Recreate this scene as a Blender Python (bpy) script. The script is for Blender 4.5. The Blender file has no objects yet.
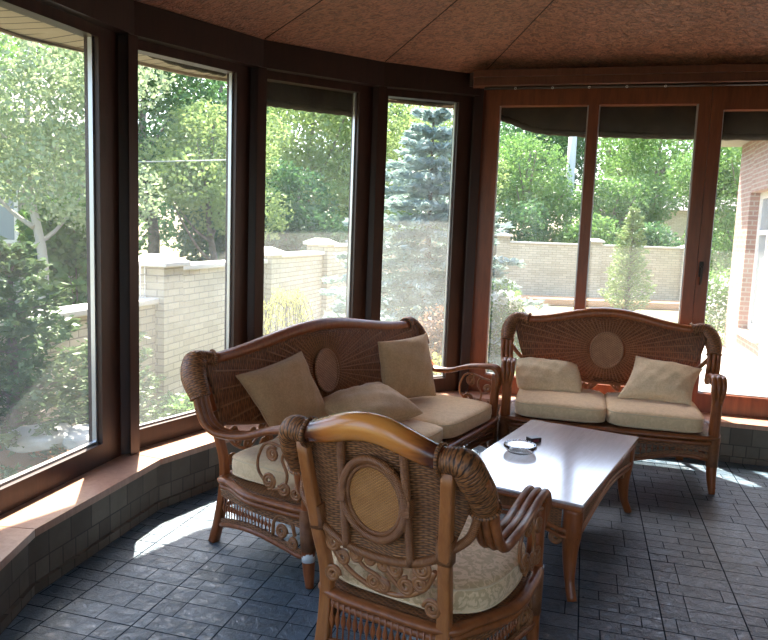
import bpy, bmesh, math, random
import numpy as np
from mathutils import Vector, Matrix
random.seed(7)
RNG = np.random.default_rng(7)
PI = math.pi
scene = bpy.context.scene
COL = scene.collection

# ------------------------------------------------------------------ helpers
def tag(o, label=None, cat=None, group=None, kind=None):
    if label: o['label'] = label
    if cat: o['category'] = cat
    if group: o['group'] = group
    if kind: o['kind'] = kind
    return o

def empty(name, loc=(0, 0, 0), rz=0.0, scale=1.0, parent=None):
    o = bpy.data.objects.new(name, None)
    o.empty_display_size = 0.1
    COL.objects.link(o)
    o.location = loc
    o.rotation_euler = (0, 0, rz)
    o.scale = (scale,) * 3
    if parent: o.parent = parent
    return o

def copy_tree(o, parent=None):
    c = o.copy()
    COL.objects.link(c)
    if parent: c.parent = parent
    for ch in list(o.children):
        copy_tree(ch, c)
    return c

def V3(p): return Vector(p)

def smooth(pts, n=6, closed=False):
    """Catmull-Rom through the points, n steps a span."""
    P = [Vector(p) for p in pts]
    m = len(P)
    out = []
    spans = m if closed else m - 1
    for i in range(spans):
        if closed:
            p0, p1, p2, p3 = P[(i-1) % m], P[i], P[(i+1) % m], P[(i+2) % m]
        else:
            p1, p2 = P[i], P[i+1]
            p0 = P[i-1] if i > 0 else p1*2 - p2
            p3 = P[i+2] if i+2 < m else p2*2 - p1
        for k in range(n):
            t = k/n
            t2, t3 = t*t, t*t*t
            out.append(0.5*((2*p1) + (p2-p0)*t + (2*p0-5*p1+4*p2-p3)*t2 + (3*p1-p0-3*p2+p3)*t3))
    if not closed: out.append(P[-1])
    return out

class MB:
    def __init__(self):
        self.bm = bmesh.new()
        self.uv = self.bm.loops.layers.uv.new('UVMap')
    def face(self, vs, uvs=None, sm=False):
        try: f = self.bm.faces.new(vs)
        except ValueError: return None
        f.smooth = sm
        if uvs:
            for l, u in zip(f.loops, uvs): l[self.uv].uv = u
        return f
    def poly(self, pts, flip=False):
        vs = [self.bm.verts.new(p) for p in pts]
        if flip: vs.reverse()
        f = self.bm.faces.new(vs)
        self._boxuv([f])
        return f
    def _boxuv(self, faces):
        for f in faces:
            f.normal_update()
            n = f.normal
            ax = max(range(3), key=lambda i: abs(n[i]))
            for l in f.loops:
                c = l.vert.co
                if ax == 0: l[self.uv].uv = (c.y, c.z)
                elif ax == 1: l[self.uv].uv = (c.x, c.z)
                else: l[self.uv].uv = (c.x, c.y)
    def box(self, lo, hi, bevel=0.0, mat=None, seg=2):
        cx = [(a+b)/2 for a, b in zip(lo, hi)]
        s = [abs(b-a) for a, b in zip(lo, hi)]
        r = bmesh.ops.create_cube(self.bm, size=1.0)
        vs = r['verts']
        for v in vs: v.co = Vector((v.co.x*s[0], v.co.y*s[1], v.co.z*s[2]))
        fs = list({f for v in vs for f in v.link_faces})
        if bevel > 0:
            es = list({e for v in vs for e in v.link_edges})
            rb = bmesh.ops.bevel(self.bm, geom=es, offset=bevel, segments=seg, profile=0.5, affect='EDGES')
            vs = list({v for f in rb['faces'] for v in f.verts} | {v for v in vs if v.is_valid})
            fs = list({f for v in vs for f in v.link_faces})
            for f in fs: f.smooth = False
        self._boxuv(fs)
        for v in vs:
            co = v.co + Vector(cx)
            v.co = (mat @ co) if mat is not None else co
        return vs
    def prism(self, base, z0, z1, caps=True):
        """vertical prism from a plan polygon; z0 / z1 a number or a list per corner"""
        n = len(base)
        a = z0 if isinstance(z0, (list, tuple)) else [z0]*n
        b = z1 if isinstance(z1, (list, tuple)) else [z1]*n
        lo = [self.bm.verts.new((p[0], p[1], a[i])) for i, p in enumerate(base)]
        hi = [self.bm.verts.new((p[0], p[1], b[i])) for i, p in enumerate(base)]
        run = 0
        for i in range(n):
            j = (i+1) % n
            L = math.hypot(base[j][0]-base[i][0], base[j][1]-base[i][1])
            self.face([lo[i], lo[j], hi[j], hi[i]], [(run, a[i]), (run+L, a[j]), (run+L, b[j]), (run, b[i])])
            run += L
        if caps:
            f = self.face(hi); g = self.face(lo[::-1])
            for q in (f, g):
                if q:
                    for l in q.loops: l[self.uv].uv = (l.vert.co.x, l.vert.co.y)
    def tube(self, path, r, seg=8, ell=None, up=(0, 0, 1), closed=False, caps=True, sm=True, flat=False):
        """sweep a circle / ellipse (side, up) along the path; r a number, list or function of 0..1"""
        P = [Vector(p) for p in path]
        n = len(P)
        rings = []
        upv = Vector(up)
        prev = None
        L = 0
        for i in range(n):
            if closed: t = P[(i+1) % n] - P[(i-1) % n]
            else: t = P[min(i+1, n-1)] - P[max(i-1, 0)]
            if t.length < 1e-9: t = Vector((0, 0, 1))
            t.normalize()
            if ell is not None:
                s = t.cross(upv)
                if s.length < 1e-4: s = prev[0] if prev else t.orthogonal()
                s.normalize()
                if prev and s.dot(prev[0]) < 0 and False: s = -s
                u = s.cross(t)
            else:
                if prev is None:
                    s = t.orthogonal().normalized()
                else:
                    s = prev[0] - t*prev[0].dot(t)
                    if s.length < 1e-6: s = t.orthogonal()
                    s.normalize()
                u = s.cross(t)
            prev = (s, u)
            if i: L += (P[i]-P[i-1]).length
            f = i/(n-1) if n > 1 else 0
            rr = r(f) if callable(r) else (r[i] if isinstance(r, (list, tuple)) else r)
            ra, rb = (rr, rr) if ell is None else (rr*ell[0], rr*ell[1])
            ring = []
            for k in range(seg):
                a = 2*PI*k/seg
                if flat:   # rounded rectangle
                    c, d = math.cos(a+PI/seg), math.sin(a+PI/seg)
                    e = 0.35
                    x = math.copysign(abs(c)**e, c); y = math.copysign(abs(d)**e, d)
                    ring.append(self.bm.verts.new(P[i] + s*(x*ra) + u*(y*rb)))
                else:
                    ring.append(self.bm.verts.new(P[i] + s*(math.cos(a)*ra) + u*(math.sin(a)*rb)))
            rings.append((ring, L, max(ra, rb)))
        m = n if closed else n-1
        for i in range(m):
            A, la, ra = rings[i]; B, lb, rb = rings[(i+1) % n]
            if closed and i == n-1: lb = la + (P[0]-P[-1]).length
            for k in range(seg):
                k2 = (k+1) % seg
                u0, u1 = 2*PI*ra*k/seg, 2*PI*ra*(k+1)/seg
                self.face([A[k], A[k2], B[k2], B[k]], [(u0, la), (u1, la), (u1, lb), (u0, lb)], sm)
        if caps and not closed:
            self.face(rings[0][0][::-1], [(0, 0)]*seg)
            self.face(rings[-1][0], [(0, 0)]*seg)
    def lathe(self, prof, at=(0, 0, 0), seg=16, axis=None, sm=True):
        """prof: list of (radius, height)"""
        M = Matrix.Translation(Vector(at))
        if axis is not None:
            M = M @ Vector((0, 0, 1)).rotation_difference(Vector(axis)).to_matrix().to_4x4()
        rings = []
        for r, z in prof:
            rings.append([self.bm.verts.new(M @ Vector((r*math.cos(2*PI*k/seg), r*math.sin(2*PI*k/seg), z))) for k in range(seg)])
        for i in range(len(prof)-1):
            for k in range(seg):
                k2 = (k+1) % seg
                self.face([rings[i][k], rings[i][k2], rings[i+1][k2], rings[i+1][k]],
                          [(k/seg*.3, prof[i][1]), ((k+1)/seg*.3, prof[i][1]), ((k+1)/seg*.3, prof[i+1][1]), (k/seg*.3, prof[i+1][1])], sm)
        self.face(rings[0][::-1]); self.face(rings[-1])
    def grid(self, fn, nu, nv, uvfn=None, sm=True, flip=False):
        vs = [[self.bm.verts.new(fn(i/nu, j/nv)) for j in range(nv+1)] for i in range(nu+1)]
        for i in range(nu):
            for j in range(nv):
                q = [(i, j), (i+1, j), (i+1, j+1), (i, j+1)]
                if flip: q.reverse()
                self.face([vs[a][b] for a, b in q], [uvfn(a/nu, b/nv) if uvfn else (a/nu, b/nv) for a, b in q], sm)
    def build(self, name, mat, parent=None, recalc=True):
        if recalc: bmesh.ops.recalc_face_normals(self.bm, faces=self.bm.faces[:])
        me = bpy.data.meshes.new(name)
        self.bm.to_mesh(me); self.bm.free()
        if mat: me.materials.append(mat)
        o = bpy.data.objects.new(name, me)
        COL.objects.link(o)
        if parent: o.parent = parent
        return o

def spiral(c, ax, ay, r0, r1, turns, a0, n=None, direction=1):
    """flat spiral from radius r0 (outside) in to r1"""
    n = n or int(abs(turns)*12)
    c, ax, ay = Vector(c), Vector(ax).normalized(), Vector(ay).normalized()
    out = []
    for i in range(n+1):
        t = i/n
        r = r0 + (r1-r0)*t
        a = a0 + direction*2*PI*turns*t
        out.append(c + ax*(r*math.cos(a)) + ay*(r*math.sin(a)))
    return out

# ------------------------------------------------------------------ materials
class N:
    """tiny node-graph helper"""
    def __init__(self, name):
        self.m = bpy.data.materials.new(name)
        self.m.use_nodes = True
        self.t = self.m.node_tree
        self.t.nodes.clear()
        self.out = self.t.nodes.new('ShaderNodeOutputMaterial')
    def node(self, kind, **kw):
        n = self.t.nodes.new(kind)
        for k, v in kw.items():
            if k.startswith('_'):
                setattr(n, k[1:], v)
            else:
                key = k.replace('__', ' ')
                s = n.inputs[int(key[1:])] if key[0] == 'i' and key[1:].isdigit() else n.inputs[key]
                self.put(s, v)
        return n
    def put(self, sock, v):
        if isinstance(v, bpy.types.NodeSocket): self.t.links.new(v, sock)
        elif isinstance(v, (tuple, list)) and len(v) == 3 and sock.type == 'RGBA': sock.default_value = (*v, 1)
        else: sock.default_value = v
    def math(self, op, a, b=0.0):
        n = self.t.nodes.new('ShaderNodeMath'); n.operation = op
        self.put(n.inputs[0], a); self.put(n.inputs[1], b)
        return n.outputs[0]
    def mix(self, f, a, b):
        n = self.t.nodes.new('ShaderNodeMix'); n.data_type = 'RGBA'
        self.put(n.inputs[0], f); self.put(n.inputs[6], a); self.put(n.inputs[7], b)
        return n.outputs[2]
    def noise(self, vec, scale, detail=3, rough=.5, dist=0):
        n = self.node('ShaderNodeTexNoise', Scale=scale, Detail=detail, Roughness=rough, Distortion=dist)
        if vec is not None: self.put(n.inputs['Vector'], vec)
        return n.outputs['Fac']
    def ramp(self, f, stops):
        n = self.t.nodes.new('ShaderNodeValToRGB')
        self.put(n.inputs[0], f)
        e = n.color_ramp.elements
        while len(e) < len(stops): e.new(0.5)
        for s, (p, c) in zip(e, stops):
            s.position = p; s.color = (*c, 1) if len(c) == 3 else c
        return n.outputs[0]
    def coords(self, which='Object'):
        return self.node('ShaderNodeTexCoord').outputs[which]
    def mapping(self, vec, loc=(0, 0, 0), rot=(0, 0, 0), scale=(1, 1, 1)):
        n = self.node('ShaderNodeMapping')
        self.put(n.inputs['Vector'], vec)
        n.inputs['Location'].default_value = loc
        n.inputs['Rotation'].default_value = rot
        n.inputs['Scale'].default_value = scale
        return n.outputs[0]
    def bump(self, h, strength=.4, dist=.01):
        n = self.node('ShaderNodeBump', Height=h, Strength=strength, Distance=dist)
        return n.outputs[0]
    def pbr(self, color, rough=.5, normal=None, **kw):
        b = self.t.nodes.new('ShaderNodeBsdfPrincipled')
        self.put(b.inputs['Base Color'], color); self.put(b.inputs['Roughness'], rough)
        if normal is not None: self.put(b.inputs['Normal'], normal)
        for k, v in kw.items(): self.put(b.inputs[k.replace('__', ' ')], v)
        self.t.links.new(b.outputs[0], self.out.inputs[0])
        self.b = b
        return self.m

def wood(name, c1, c2, rough=.35, scale=1.0, axis='Object', bump=.12, **kw):
    g = N(name)
    co = g.coords(axis)
    w = g.mapping(co, scale=(9*scale, 9*scale, 1.2*scale))
    n = g.noise(w, 3.0, 6, .6, .6)
    n2 = g.noise(g.mapping(co, scale=(70*scale, 70*scale, 4*scale)), 2.0, 2)
    f = g.math('ADD', g.math('MULTIPLY', n, .75), g.math('MULTIPLY', n2, .25))
    c = g.ramp(f, [(.32, c1), (.68, c2)])
    return g.pbr(c, rough, g.bump(n2, bump, .003), **kw)

def cane(name, c1, c2, rough=.38, wrap=None, **kw):
    """rattan pole; wrap = pitch of a binding wound round it (UV v is metres along)"""
    g = N(name)
    uv = g.node('ShaderNodeSeparateXYZ', i0=g.coords('UV'))
    co = g.coords('Object')
    n = g.noise(co, 30, 4, .6)
    c = g.ramp(n, [(.3, c1), (.7, c2)])
    nrm = None
    if wrap:
        s = g.math('ABSOLUTE', g.math('SINE', g.math('MULTIPLY', uv.outputs[1], PI/wrap)))
        c = g.mix(g.math('MULTIPLY', g.math('SUBTRACT', 1.0, s), .55), c, (c1[0]*.45, c1[1]*.45, c1[2]*.45))
        nrm = g.bump(s, .8, .002)
    else:
        nrm = g.bump(n, .15, .002)
    return g.pbr(c, rough, nrm, **kw)

def weave(name, gap, c1, c2, s=.008, k=2.2, rough=.5, bump=.9, trans=0.0):
    """basket weave from UV in metres: rows along u, stacked in v"""
    g = N(name)
    uv = g.node('ShaderNodeSeparateXYZ', i0=g.coords('UV'))
    wob = g.math('MULTIPLY', g.math('SUBTRACT', g.noise(g.coords('Object'), 14, 2), .5), s*1.2)
    v = g.math('DIVIDE', g.math('ADD', uv.outputs[1], wob), s)
    row = g.math('FLOOR', v)
    fv = g.math('SUBTRACT', v, row)
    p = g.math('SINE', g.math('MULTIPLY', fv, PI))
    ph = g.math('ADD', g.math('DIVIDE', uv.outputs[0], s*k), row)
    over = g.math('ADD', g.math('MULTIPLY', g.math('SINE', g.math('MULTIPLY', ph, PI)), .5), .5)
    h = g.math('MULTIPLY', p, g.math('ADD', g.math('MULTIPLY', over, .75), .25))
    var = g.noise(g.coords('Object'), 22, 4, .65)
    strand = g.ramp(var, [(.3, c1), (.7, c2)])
    c = g.mix(g.ramp(h, [(.06, (0, 0, 0)), (.42, (1, 1, 1))]), gap, strand)  # gap colour paints the shade between strands, following the weave height
    m = g.pbr(c, rough, g.bump(h, bump, .004))
    if trans:
        tl = g.node('ShaderNodeBsdfTranslucent', Color=strand)
        mx = g.node('ShaderNodeMixShader', i0=trans, i1=g.b.outputs[0], i2=tl.outputs[0])
        g.t.links.new(mx.outputs[0], g.out.inputs[0])
    return m

def fabric(name, c1, c2, pattern=38, rough=.9):
    g = N(name)
    co = g.coords('Object')
    n = g.noise(co, pattern, 3, .55, 1.6)
    f = g.ramp(n, [(.46, (0, 0, 0)), (.54, (1, 1, 1))])
    c = g.mix(f, c1, c2)
    fine = g.noise(co, 600, 2)
    h = g.math('ADD', g.math('MULTIPLY', f, .35), fine)
    return g.pbr(c, rough, g.bump(h, .25, .003), Sheen__Weight=.25)

def bricks(name, c1, c2, mortar, w, h, m=.012, rough=.8, axis='UV', bump=.5, rot=0, sq=1.0, off=.5, freq=2, noise_amt=.25, spec=.5, loc=(0, 0, 0), seam=None, vary=None):
    g = N(name)
    co = g.mapping(g.coords(axis), loc=loc, rot=(0, 0, rot))
    b = g.node('ShaderNodeTexBrick', _offset=off, _offset_frequency=freq, _squash=sq, _squash_frequency=2)
    g.put(b.inputs['Vector'], co)
    g.put(b.inputs['Color1'], c1); g.put(b.inputs['Color2'], c2); g.put(b.inputs['Mortar'], mortar)
    b.inputs['Scale'].default_value = 1.0
    b.inputs['Brick Width'].default_value = w; b.inputs['Row Height'].default_value = h
    b.inputs['Mortar Size'].default_value = m; b.inputs['Mortar Smooth'].default_value = .2
    b.inputs['Bias'].default_value = 0
    n = g.noise(co, 9, 5, .65)
    n3 = g.noise(co, 2.2, 3, .5)
    c = g.mix(g.math('MULTIPLY', n, noise_amt*2), b.outputs['Color'], (c1[0]*.45, c1[1]*.45, c1[2]*.45))
    if vary: c = g.mix(g.math('MULTIPLY', g.ramp(n3, [(.4, (0, 0, 0)), (.65, (1, 1, 1))]), .5), c, vary)
    height = g.math('ADD', g.math('MULTIPLY', g.math('SUBTRACT', 1.0, b.outputs['Fac']), .5), g.math('MULTIPLY', n, .5))
    if seam:
        b2 = g.node('ShaderNodeTexBrick', _offset=0.0, _offset_frequency=2, _squash=1.0)
        g.put(b2.inputs['Vector'], g.mapping(g.coords(axis), loc=seam[1], rot=(0, 0, rot)))
        b2.inputs['Scale'].default_value = 1.0
        b2.inputs['Brick Width'].default_value = seam[0]; b2.inputs['Row Height'].default_value = seam[0]
        b2.inputs['Mortar Size'].default_value = .004; b2.inputs['Mortar Smooth'].default_value = .1
        c = g.mix(b2.outputs['Fac'], c, mortar)
        height = g.math('MULTIPLY', height, g.math('SUBTRACT', 1.0, g.math('MULTIPLY', b2.outputs['Fac'], .8)))
    rr = g.math('ADD', rough-.1, g.math('MULTIPLY', n, .25))
    return g.pbr(c, rr, g.bump(height, bump, .006), Specular__IOR__Level=spec)

def leafmat(name, c1, c2, trans=.45, rough=.6):
    g = N(name)
    n = g.noise(g.coords('Object'), 2.2, 4, .7)
    c = g.ramp(n, [(.3, c1), (.7, c2)])
    d = g.node('ShaderNodeBsdfDiffuse', Color=c)
    t = g.node('ShaderNodeBsdfTranslucent', Color=c)
    mx = g.node('ShaderNodeMixShader', i0=trans, i1=d.outputs[0], i2=t.outputs[0])
    gl = g.node('ShaderNodeBsdfGlossy', Color=(1, 1, 1), Roughness=.45)
    m2 = g.node('ShaderNodeMixShader', i0=.03, i1=mx.outputs[0], i2=gl.outputs[0])
    g.t.links.new(m2.outputs[0], g.out.inputs[0])
    return g.m

def plain(name, c, rough=.6, **kw):
    return N(name).pbr(c, rough, **kw)

M = {}
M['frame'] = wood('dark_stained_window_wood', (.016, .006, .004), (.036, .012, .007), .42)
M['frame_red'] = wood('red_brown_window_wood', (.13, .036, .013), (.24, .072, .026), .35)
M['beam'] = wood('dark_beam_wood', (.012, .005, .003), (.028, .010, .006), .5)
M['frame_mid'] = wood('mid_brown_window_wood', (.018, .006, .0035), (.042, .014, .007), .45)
M['cornice'] = wood('cornice_wood', (.075, .026, .013), (.15, .055, .028), .4)
M['sill'] = wood('sill_wood', (.36, .19, .125), (.50, .29, .20), .3)
M['cane'] = cane('rattan_cane', (.17, .047, .012), (.32, .098, .026))
M['cane_lt'] = cane('rattan_cane_honey', (.20, .072, .024), (.34, .135, .045))
M['wrapped'] = cane('bound_rattan', (.20, .066, .020), (.34, .130, .042), .45, wrap=.0055)
M['legwood'] = wood('rattan_leg_wood', (.18, .044, .010), (.33, .095, .025), .33, 2.0)
M['post_lt'] = wood('honey_post_wood', (.26, .082, .022), (.40, .145, .042), .35, 2.0)
M['rail'] = wood('back_rail_wood', (.20, .052, .014), (.34, .104, .030), .3, 2.0)
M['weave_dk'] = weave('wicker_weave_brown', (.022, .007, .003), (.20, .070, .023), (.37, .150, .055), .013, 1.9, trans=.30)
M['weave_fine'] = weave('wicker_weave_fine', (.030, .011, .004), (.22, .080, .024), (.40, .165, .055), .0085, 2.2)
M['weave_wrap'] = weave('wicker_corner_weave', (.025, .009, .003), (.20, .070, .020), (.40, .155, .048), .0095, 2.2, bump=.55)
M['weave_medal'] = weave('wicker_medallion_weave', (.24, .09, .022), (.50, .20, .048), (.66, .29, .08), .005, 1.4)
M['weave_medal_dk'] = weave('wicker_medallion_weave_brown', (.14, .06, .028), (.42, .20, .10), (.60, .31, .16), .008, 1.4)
M['cushion'] = fabric('beige_cushion_cloth', (.78, .55, .31), (.71, .49, .27), 26)
M['damask'] = fabric('beige_leafy_damask', (.76, .53, .30), (.55, .36, .18), 34)
M['pillow'] = fabric('taupe_pillow_cloth', (.58, .37, .19), (.51, .32, .155), 60)
M['pillow_lt'] = fabric('cream_pillow_cloth', (.82, .61, .37), (.74, .54, .32), 45)
M['piping'] = plain('piping_cloth', (.72, .53, .32), .8)
M['spoke'] = cane('pale_cane', (.25, .10, .036), (.38, .17, .065), .5)
M['white_cloth'] = plain('white_cloth', (.75, .72, .66), .8)
M['glass_obj'] = N('clear_cut_glass').pbr((.92, .96, .97), .04, Transmission__Weight=1.0, IOR=1.5)
M['box_dk'] = plain('dark_plastic', (.02, .012, .012), .3)
M['box_red'] = plain('dark_red_label', (.16, .02, .03), .35)
M['metal'] = plain('grey_bead', (.55, .57, .58), .3, Metallic=.6)
M['handle'] = plain('dark_bronze_handle', (.02, .014, .012), .35, Metallic=.4)
M['dark_gap'] = plain('dark_seam', (.02, .015, .012), .8)

# honey top rail of the armchair: darker towards both ends
g = N('dark_ended_honey_rail')
co = g.coords('Object')
x = g.math('ABSOLUTE', g.node('ShaderNodeSeparateXYZ', i0=co).outputs[0])
n = g.noise(g.mapping(co, scale=(2, 20, 20)), 3, 4)
t = g.math('ADD', g.math('MULTIPLY', x, 4.2), g.math('MULTIPLY', n, .25))
c = g.ramp(t, [(.45, (.62, .235, .048)), (.78, (.46, .145, .028)), (1.0, (.09, .024, .010))])
M['rail_honey'] = g.pbr(c, .25, Coat__Weight=.4, Coat__Roughness=.15)

# table top: lacquered brown wood under a very glossy sheet
g = N('lacquered_table_top')
co = g.coords('Object')
n = g.noise(g.mapping(co, scale=(14, 1.4, 1)), 3, 6, .6, .8)
c = g.ramp(n, [(.3, (.47, .38, .35)), (.7, (.56, .47, .44))])
M['tabletop'] = g.pbr(c, .22, IOR=2.0, Coat__Weight=1.0, Coat__IOR=2.0, Coat__Roughness=.14)

# window glass: clear, slightly mirror-like and dusty
def glassmat(name, dust, tint=(.97, .97, .955)):
    g = N(name)
    n = g.noise(g.coords('Object'), 2.5, 5, .65, .4)
    d = g.math('MULTIPLY', g.ramp(n, [(.25, (.55, .55, .55)), (.75, (1.25, 1.25, 1.25))]), dust)
    zz = g.node('ShaderNodeSeparateXYZ', i0=g.coords('Object')).outputs[2]
    d = g.math('MULTIPLY', d, g.ramp(g.math('DIVIDE', zz, 3.0), [(.73, (1, 1, 1)), (.85, (.25, .25, .25))]))  # haze painted thinner towards the top so the awnings look dark
    tr = g.node('ShaderNodeBsdfTransparent', Color=tint)
    tl = g.node('ShaderNodeBsdfTranslucent', Color=(.92, .95, .92))
    a = g.node('ShaderNodeMixShader', i0=d, i1=tr.outputs[0], i2=tl.outputs[0])
    gl = g.node('ShaderNodeBsdfGlossy', Color=(1, 1, 1), Roughness=.02)
    fr = g.node('ShaderNodeLayerWeight', Blend=.5)
    fr = g.math('ADD', g.math('MULTIPLY', g.math('POWER', fr.outputs['Facing'], 5.0), .55), .012)
    b = g.node('ShaderNodeMixShader', i0=fr, i1=a.outputs[0], i2=gl.outputs[0])
    g.t.links.new(b.outputs[0], g.out.inputs[0])
    return g.m
M['pane'] = glassmat('dusty_window_glass', .072)
M['pane_hazy'] = glassmat('hazier_window_glass', .048)

# slate-look floor tile
g = N('slate_floor_tile')
co = g.mapping(g.coords('Object'), loc=(-.081, .10, 0), rot=(0, 0, math.radians(15.5)))
T = .346
def _brick(w, h, off, freq, m, seed=0.0):
    b = g.node('ShaderNodeTexBrick', _offset=off, _offset_frequency=freq, _squash=1.0)
    g.put(b.inputs['Vector'], co)
    g.put(b.inputs['Color1'], (.034, .082, .128)); g.put(b.inputs['Color2'], (.150, .220, .285)); g.put(b.inputs['Mortar'], (.014, .026, .038))
    for k_, v_ in (('Scale', 1.0), ('Brick Width', w), ('Row Height', h), ('Mortar Size', m), ('Mortar Smooth', .25), ('Bias', seed)): b.inputs[k_].default_value = v_
    return b
b1 = _brick(T*.5, T*.25, .5, 2, .0024); b2 = _brick(T*.667, T*.3333, .25, 3, .0024); b3 = _brick(T, T, 0.0, 2, .0034)
sp = g.node('ShaderNodeVectorMath', _operation='SCALE', i0=co); sp.inputs['Scale'].default_value = 1/T
fl_ = g.node('ShaderNodeVectorMath', _operation='FLOOR', i0=sp.outputs[0])
wn = g.node('ShaderNodeTexWhiteNoise'); g.put(wn.inputs['Vector'], fl_.outputs[0])
pick = g.math('GREATER_THAN', wn.outputs['Value'], .5)
c = g.mix(pick, b1.outputs['Color'], b2.outputs['Color'])
jf = g.math('ADD', g.math('MULTIPLY', g.math('SUBTRACT', 1.0, pick), b1.outputs['Fac']), g.math('MULTIPLY', pick, b2.outputs['Fac']))
jf = g.math('MAXIMUM', jf, b3.outputs['Fac'])
n = g.noise(co, 22, 6, .7, .8); n3 = g.noise(co, 2.4, 3, .5)
c = g.mix(g.ramp(n, [(.35, (0, 0, 0)), (.68, (.75, .75, .75))]), c, (.030, .052, .070))
c = g.mix(g.math('MULTIPLY', g.ramp(n3, [(.4, (0, 0, 0)), (.65, (1, 1, 1))]), .45), c, (.045, .075, .10))
c = g.mix(jf, c, (.016, .028, .040))
h = g.math('MULTIPLY', g.math('ADD', g.math('MULTIPLY', n, .9), .5), g.math('SUBTRACT', 1.0, g.math('MULTIPLY', jf, .7)))
M['floor'] = g.pbr(c, g.math('ADD', g.math('ADD', .21, g.math('MULTIPLY', n, .2)), g.math('MULTIPLY', jf, .5)), g.bump(h, 1.0, .011), Specular__IOR__Level=g.math('MULTIPLY', g.math('SUBTRACT', 1.0, jf), .95))
M['stone'] = bricks('knee_wall_stone', (.115, .088, .062), (.25, .205, .155), (.04, .032, .024), .15, .1325, .004, .6,
                    axis='UV', bump=.5, off=.35, sq=.6, noise_amt=.35, vary=(.10, .075, .055))
M['fence'] = bricks('cream_fence_brick', (.46, .40, .29), (.60, .53, .40), (.30, .26, .20), .24, .072, .007, .85, axis='UV', bump=.3, noise_amt=.12)
M['fence_cap'] = plain('fence_cap_concrete', (.66, .63, .57), .8)
M['pink_brick'] = bricks('pink_house_brick', (.27, .15, .115), (.34, .20, .155), (.36, .31, .26), .25, .075, .011, .85, axis='UV', bump=.3, noise_amt=.1)
M['tan_brick'] = bricks('tan_house_brick', (.36, .34, .27), (.43, .41, .33), (.28, .26, .21), .26, .10, .01, .85, axis='UV', bump=.3, noise_amt=.15)
M['red_brick'] = bricks('red_house_brick', (.28, .12, .08), (.36, .17, .11), (.25, .2, .17), .26, .10, .01, .85, axis='UV', bump=.3)
M['white_paint'] = plain('white_window_paint', (.78, .76, .72), .5)
M['house_pane'] = plain('house_window_pane', (.25, .30, .32), .08)
M['roof'] = plain('grey_roof_sheet', (.28, .26, .25), .7)
M['paving'] = bricks('terrace_paving', (.46, .43, .38), (.54, .50, .45), (.33, .31, .28), .5, .5, .01, .8, axis='Object', bump=.2, rot=.26, noise_amt=.1)

# textured ceiling plaster
g = N('brown_textured_plaster')
co = g.coords('Object')
n = g.noise(g.mapping(co, rot=(0, 0, .5), scale=(1, 1.9, 1)), 24, 3, .6, 1.2)
n2 = g.noise(co, 3, 3, .5)
c = g.mix(n2, (.36, .135, .070), (.50, .22, .13))
c = g.mix(g.math('MULTIPLY', g.ramp(n, [(.42, (0, 0, 0)), (.60, (1, 1, 1))]), .85), c, (.115, .036, .016))
M['ceiling'] = g.pbr(c, .34, g.bump(n, 1.0, .05), Specular__IOR__Level=.9)
g = N('warm_wall_plaster')
M['wall'] = g.pbr((.42, .33, .25), .85, g.bump(g.noise(g.coords('Object'), 40, 4), .2, .004))
M['soffit'] = bricks('soffit_boards', (.36, .30, .22), (.42, .35, .26), (.10, .08, .06), 8.0, .115, .008, .7, axis='UV', bump=.4, off=.0, noise_amt=.08)
M['awning'] = N('dark_awning_cloth'); _g = M['awning']
M['awning'] = _g.pbr(_g.ramp(_g.noise(_g.coords('Object'), 9, 4), [(.3, (.022, .016, .010)), (.7, (.05, .036, .022))]), .9)
# ground
g = N('garden_ground')
co = g.coords('Object')
n = g.noise(co, .6, 5, .6)
n2 = g.noise(co, 30, 4, .7)
c = g.mix(g.ramp(n, [(.42, (0, 0, 0)), (.58, (1, 1, 1))]), (.15, .20, .055), (.30, .20, .115))
c = g.mix(g.math('MULTIPLY', n2, .5), c, (.06, .07, .03))
M['ground'] = g.pbr(c, .95, g.bump(n2, .8, .03))
M['mulch'] = plain('orange_mulch', (.38, .21, .11), .95)
M['rock'] = N('pale_rock'); _g = M['rock']
M['rock'] = _g.pbr(_g.ramp(_g.noise(_g.coords('Object'), 6, 5), [(.3, (.40, .41, .38)), (.7, (.60, .60, .55))]), .9)
M['bark'] = N('tree_bark'); _g = M['bark']
M['bark'] = _g.pbr(_g.ramp(_g.noise(_g.coords('Object'), 12, 5), [(.3, (.10, .085, .065)), (.7, (.24, .21, .17))]), .95)
M['bark_pale'] = plain('pale_bark', (.42, .40, .35), .9)
M['leaf_bright'] = leafmat('leaf_bright', (.16, .25, .075), (.29, .37, .14))
M['leaf_mid'] = leafmat('leaf_mid', (.085, .19, .05), (.19, .32, .085))
M['leaf_dark'] = leafmat('leaf_dark', (.045, .115, .045), (.10, .20, .07))
M['leaf_grey'] = leafmat('leaf_greygreen', (.20, .28, .14), (.36, .43, .24))
M['leaf_blue'] = leafmat('needle_blue', (.26, .36, .32), (.45, .55, .50), .3)
M['leaf_jun'] = leafmat('needle_juniper', (.07, .13, .055), (.19, .26, .11), .2)
M['leaf_yel'] = leafmat('leaf_yellow', (.42, .44, .08), (.58, .58, .18))
M['leaf_brown'] = leafmat('leaf_dry', (.30, .17, .10), (.42, .26, .16), .25)
M['leaf_thuja'] = leafmat('needle_thuja', (.16, .24, .08), (.30, .38, .15), .25)
M['leaf_white'] = leafmat('white_blossom', (.62, .66, .60), (.80, .82, .76), .3)
M['pole'] = plain('pale_concrete_pole', (.55, .55, .52), .9)
M['wire'] = plain('grey_wire', (.5, .5, .5), .6)

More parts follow.
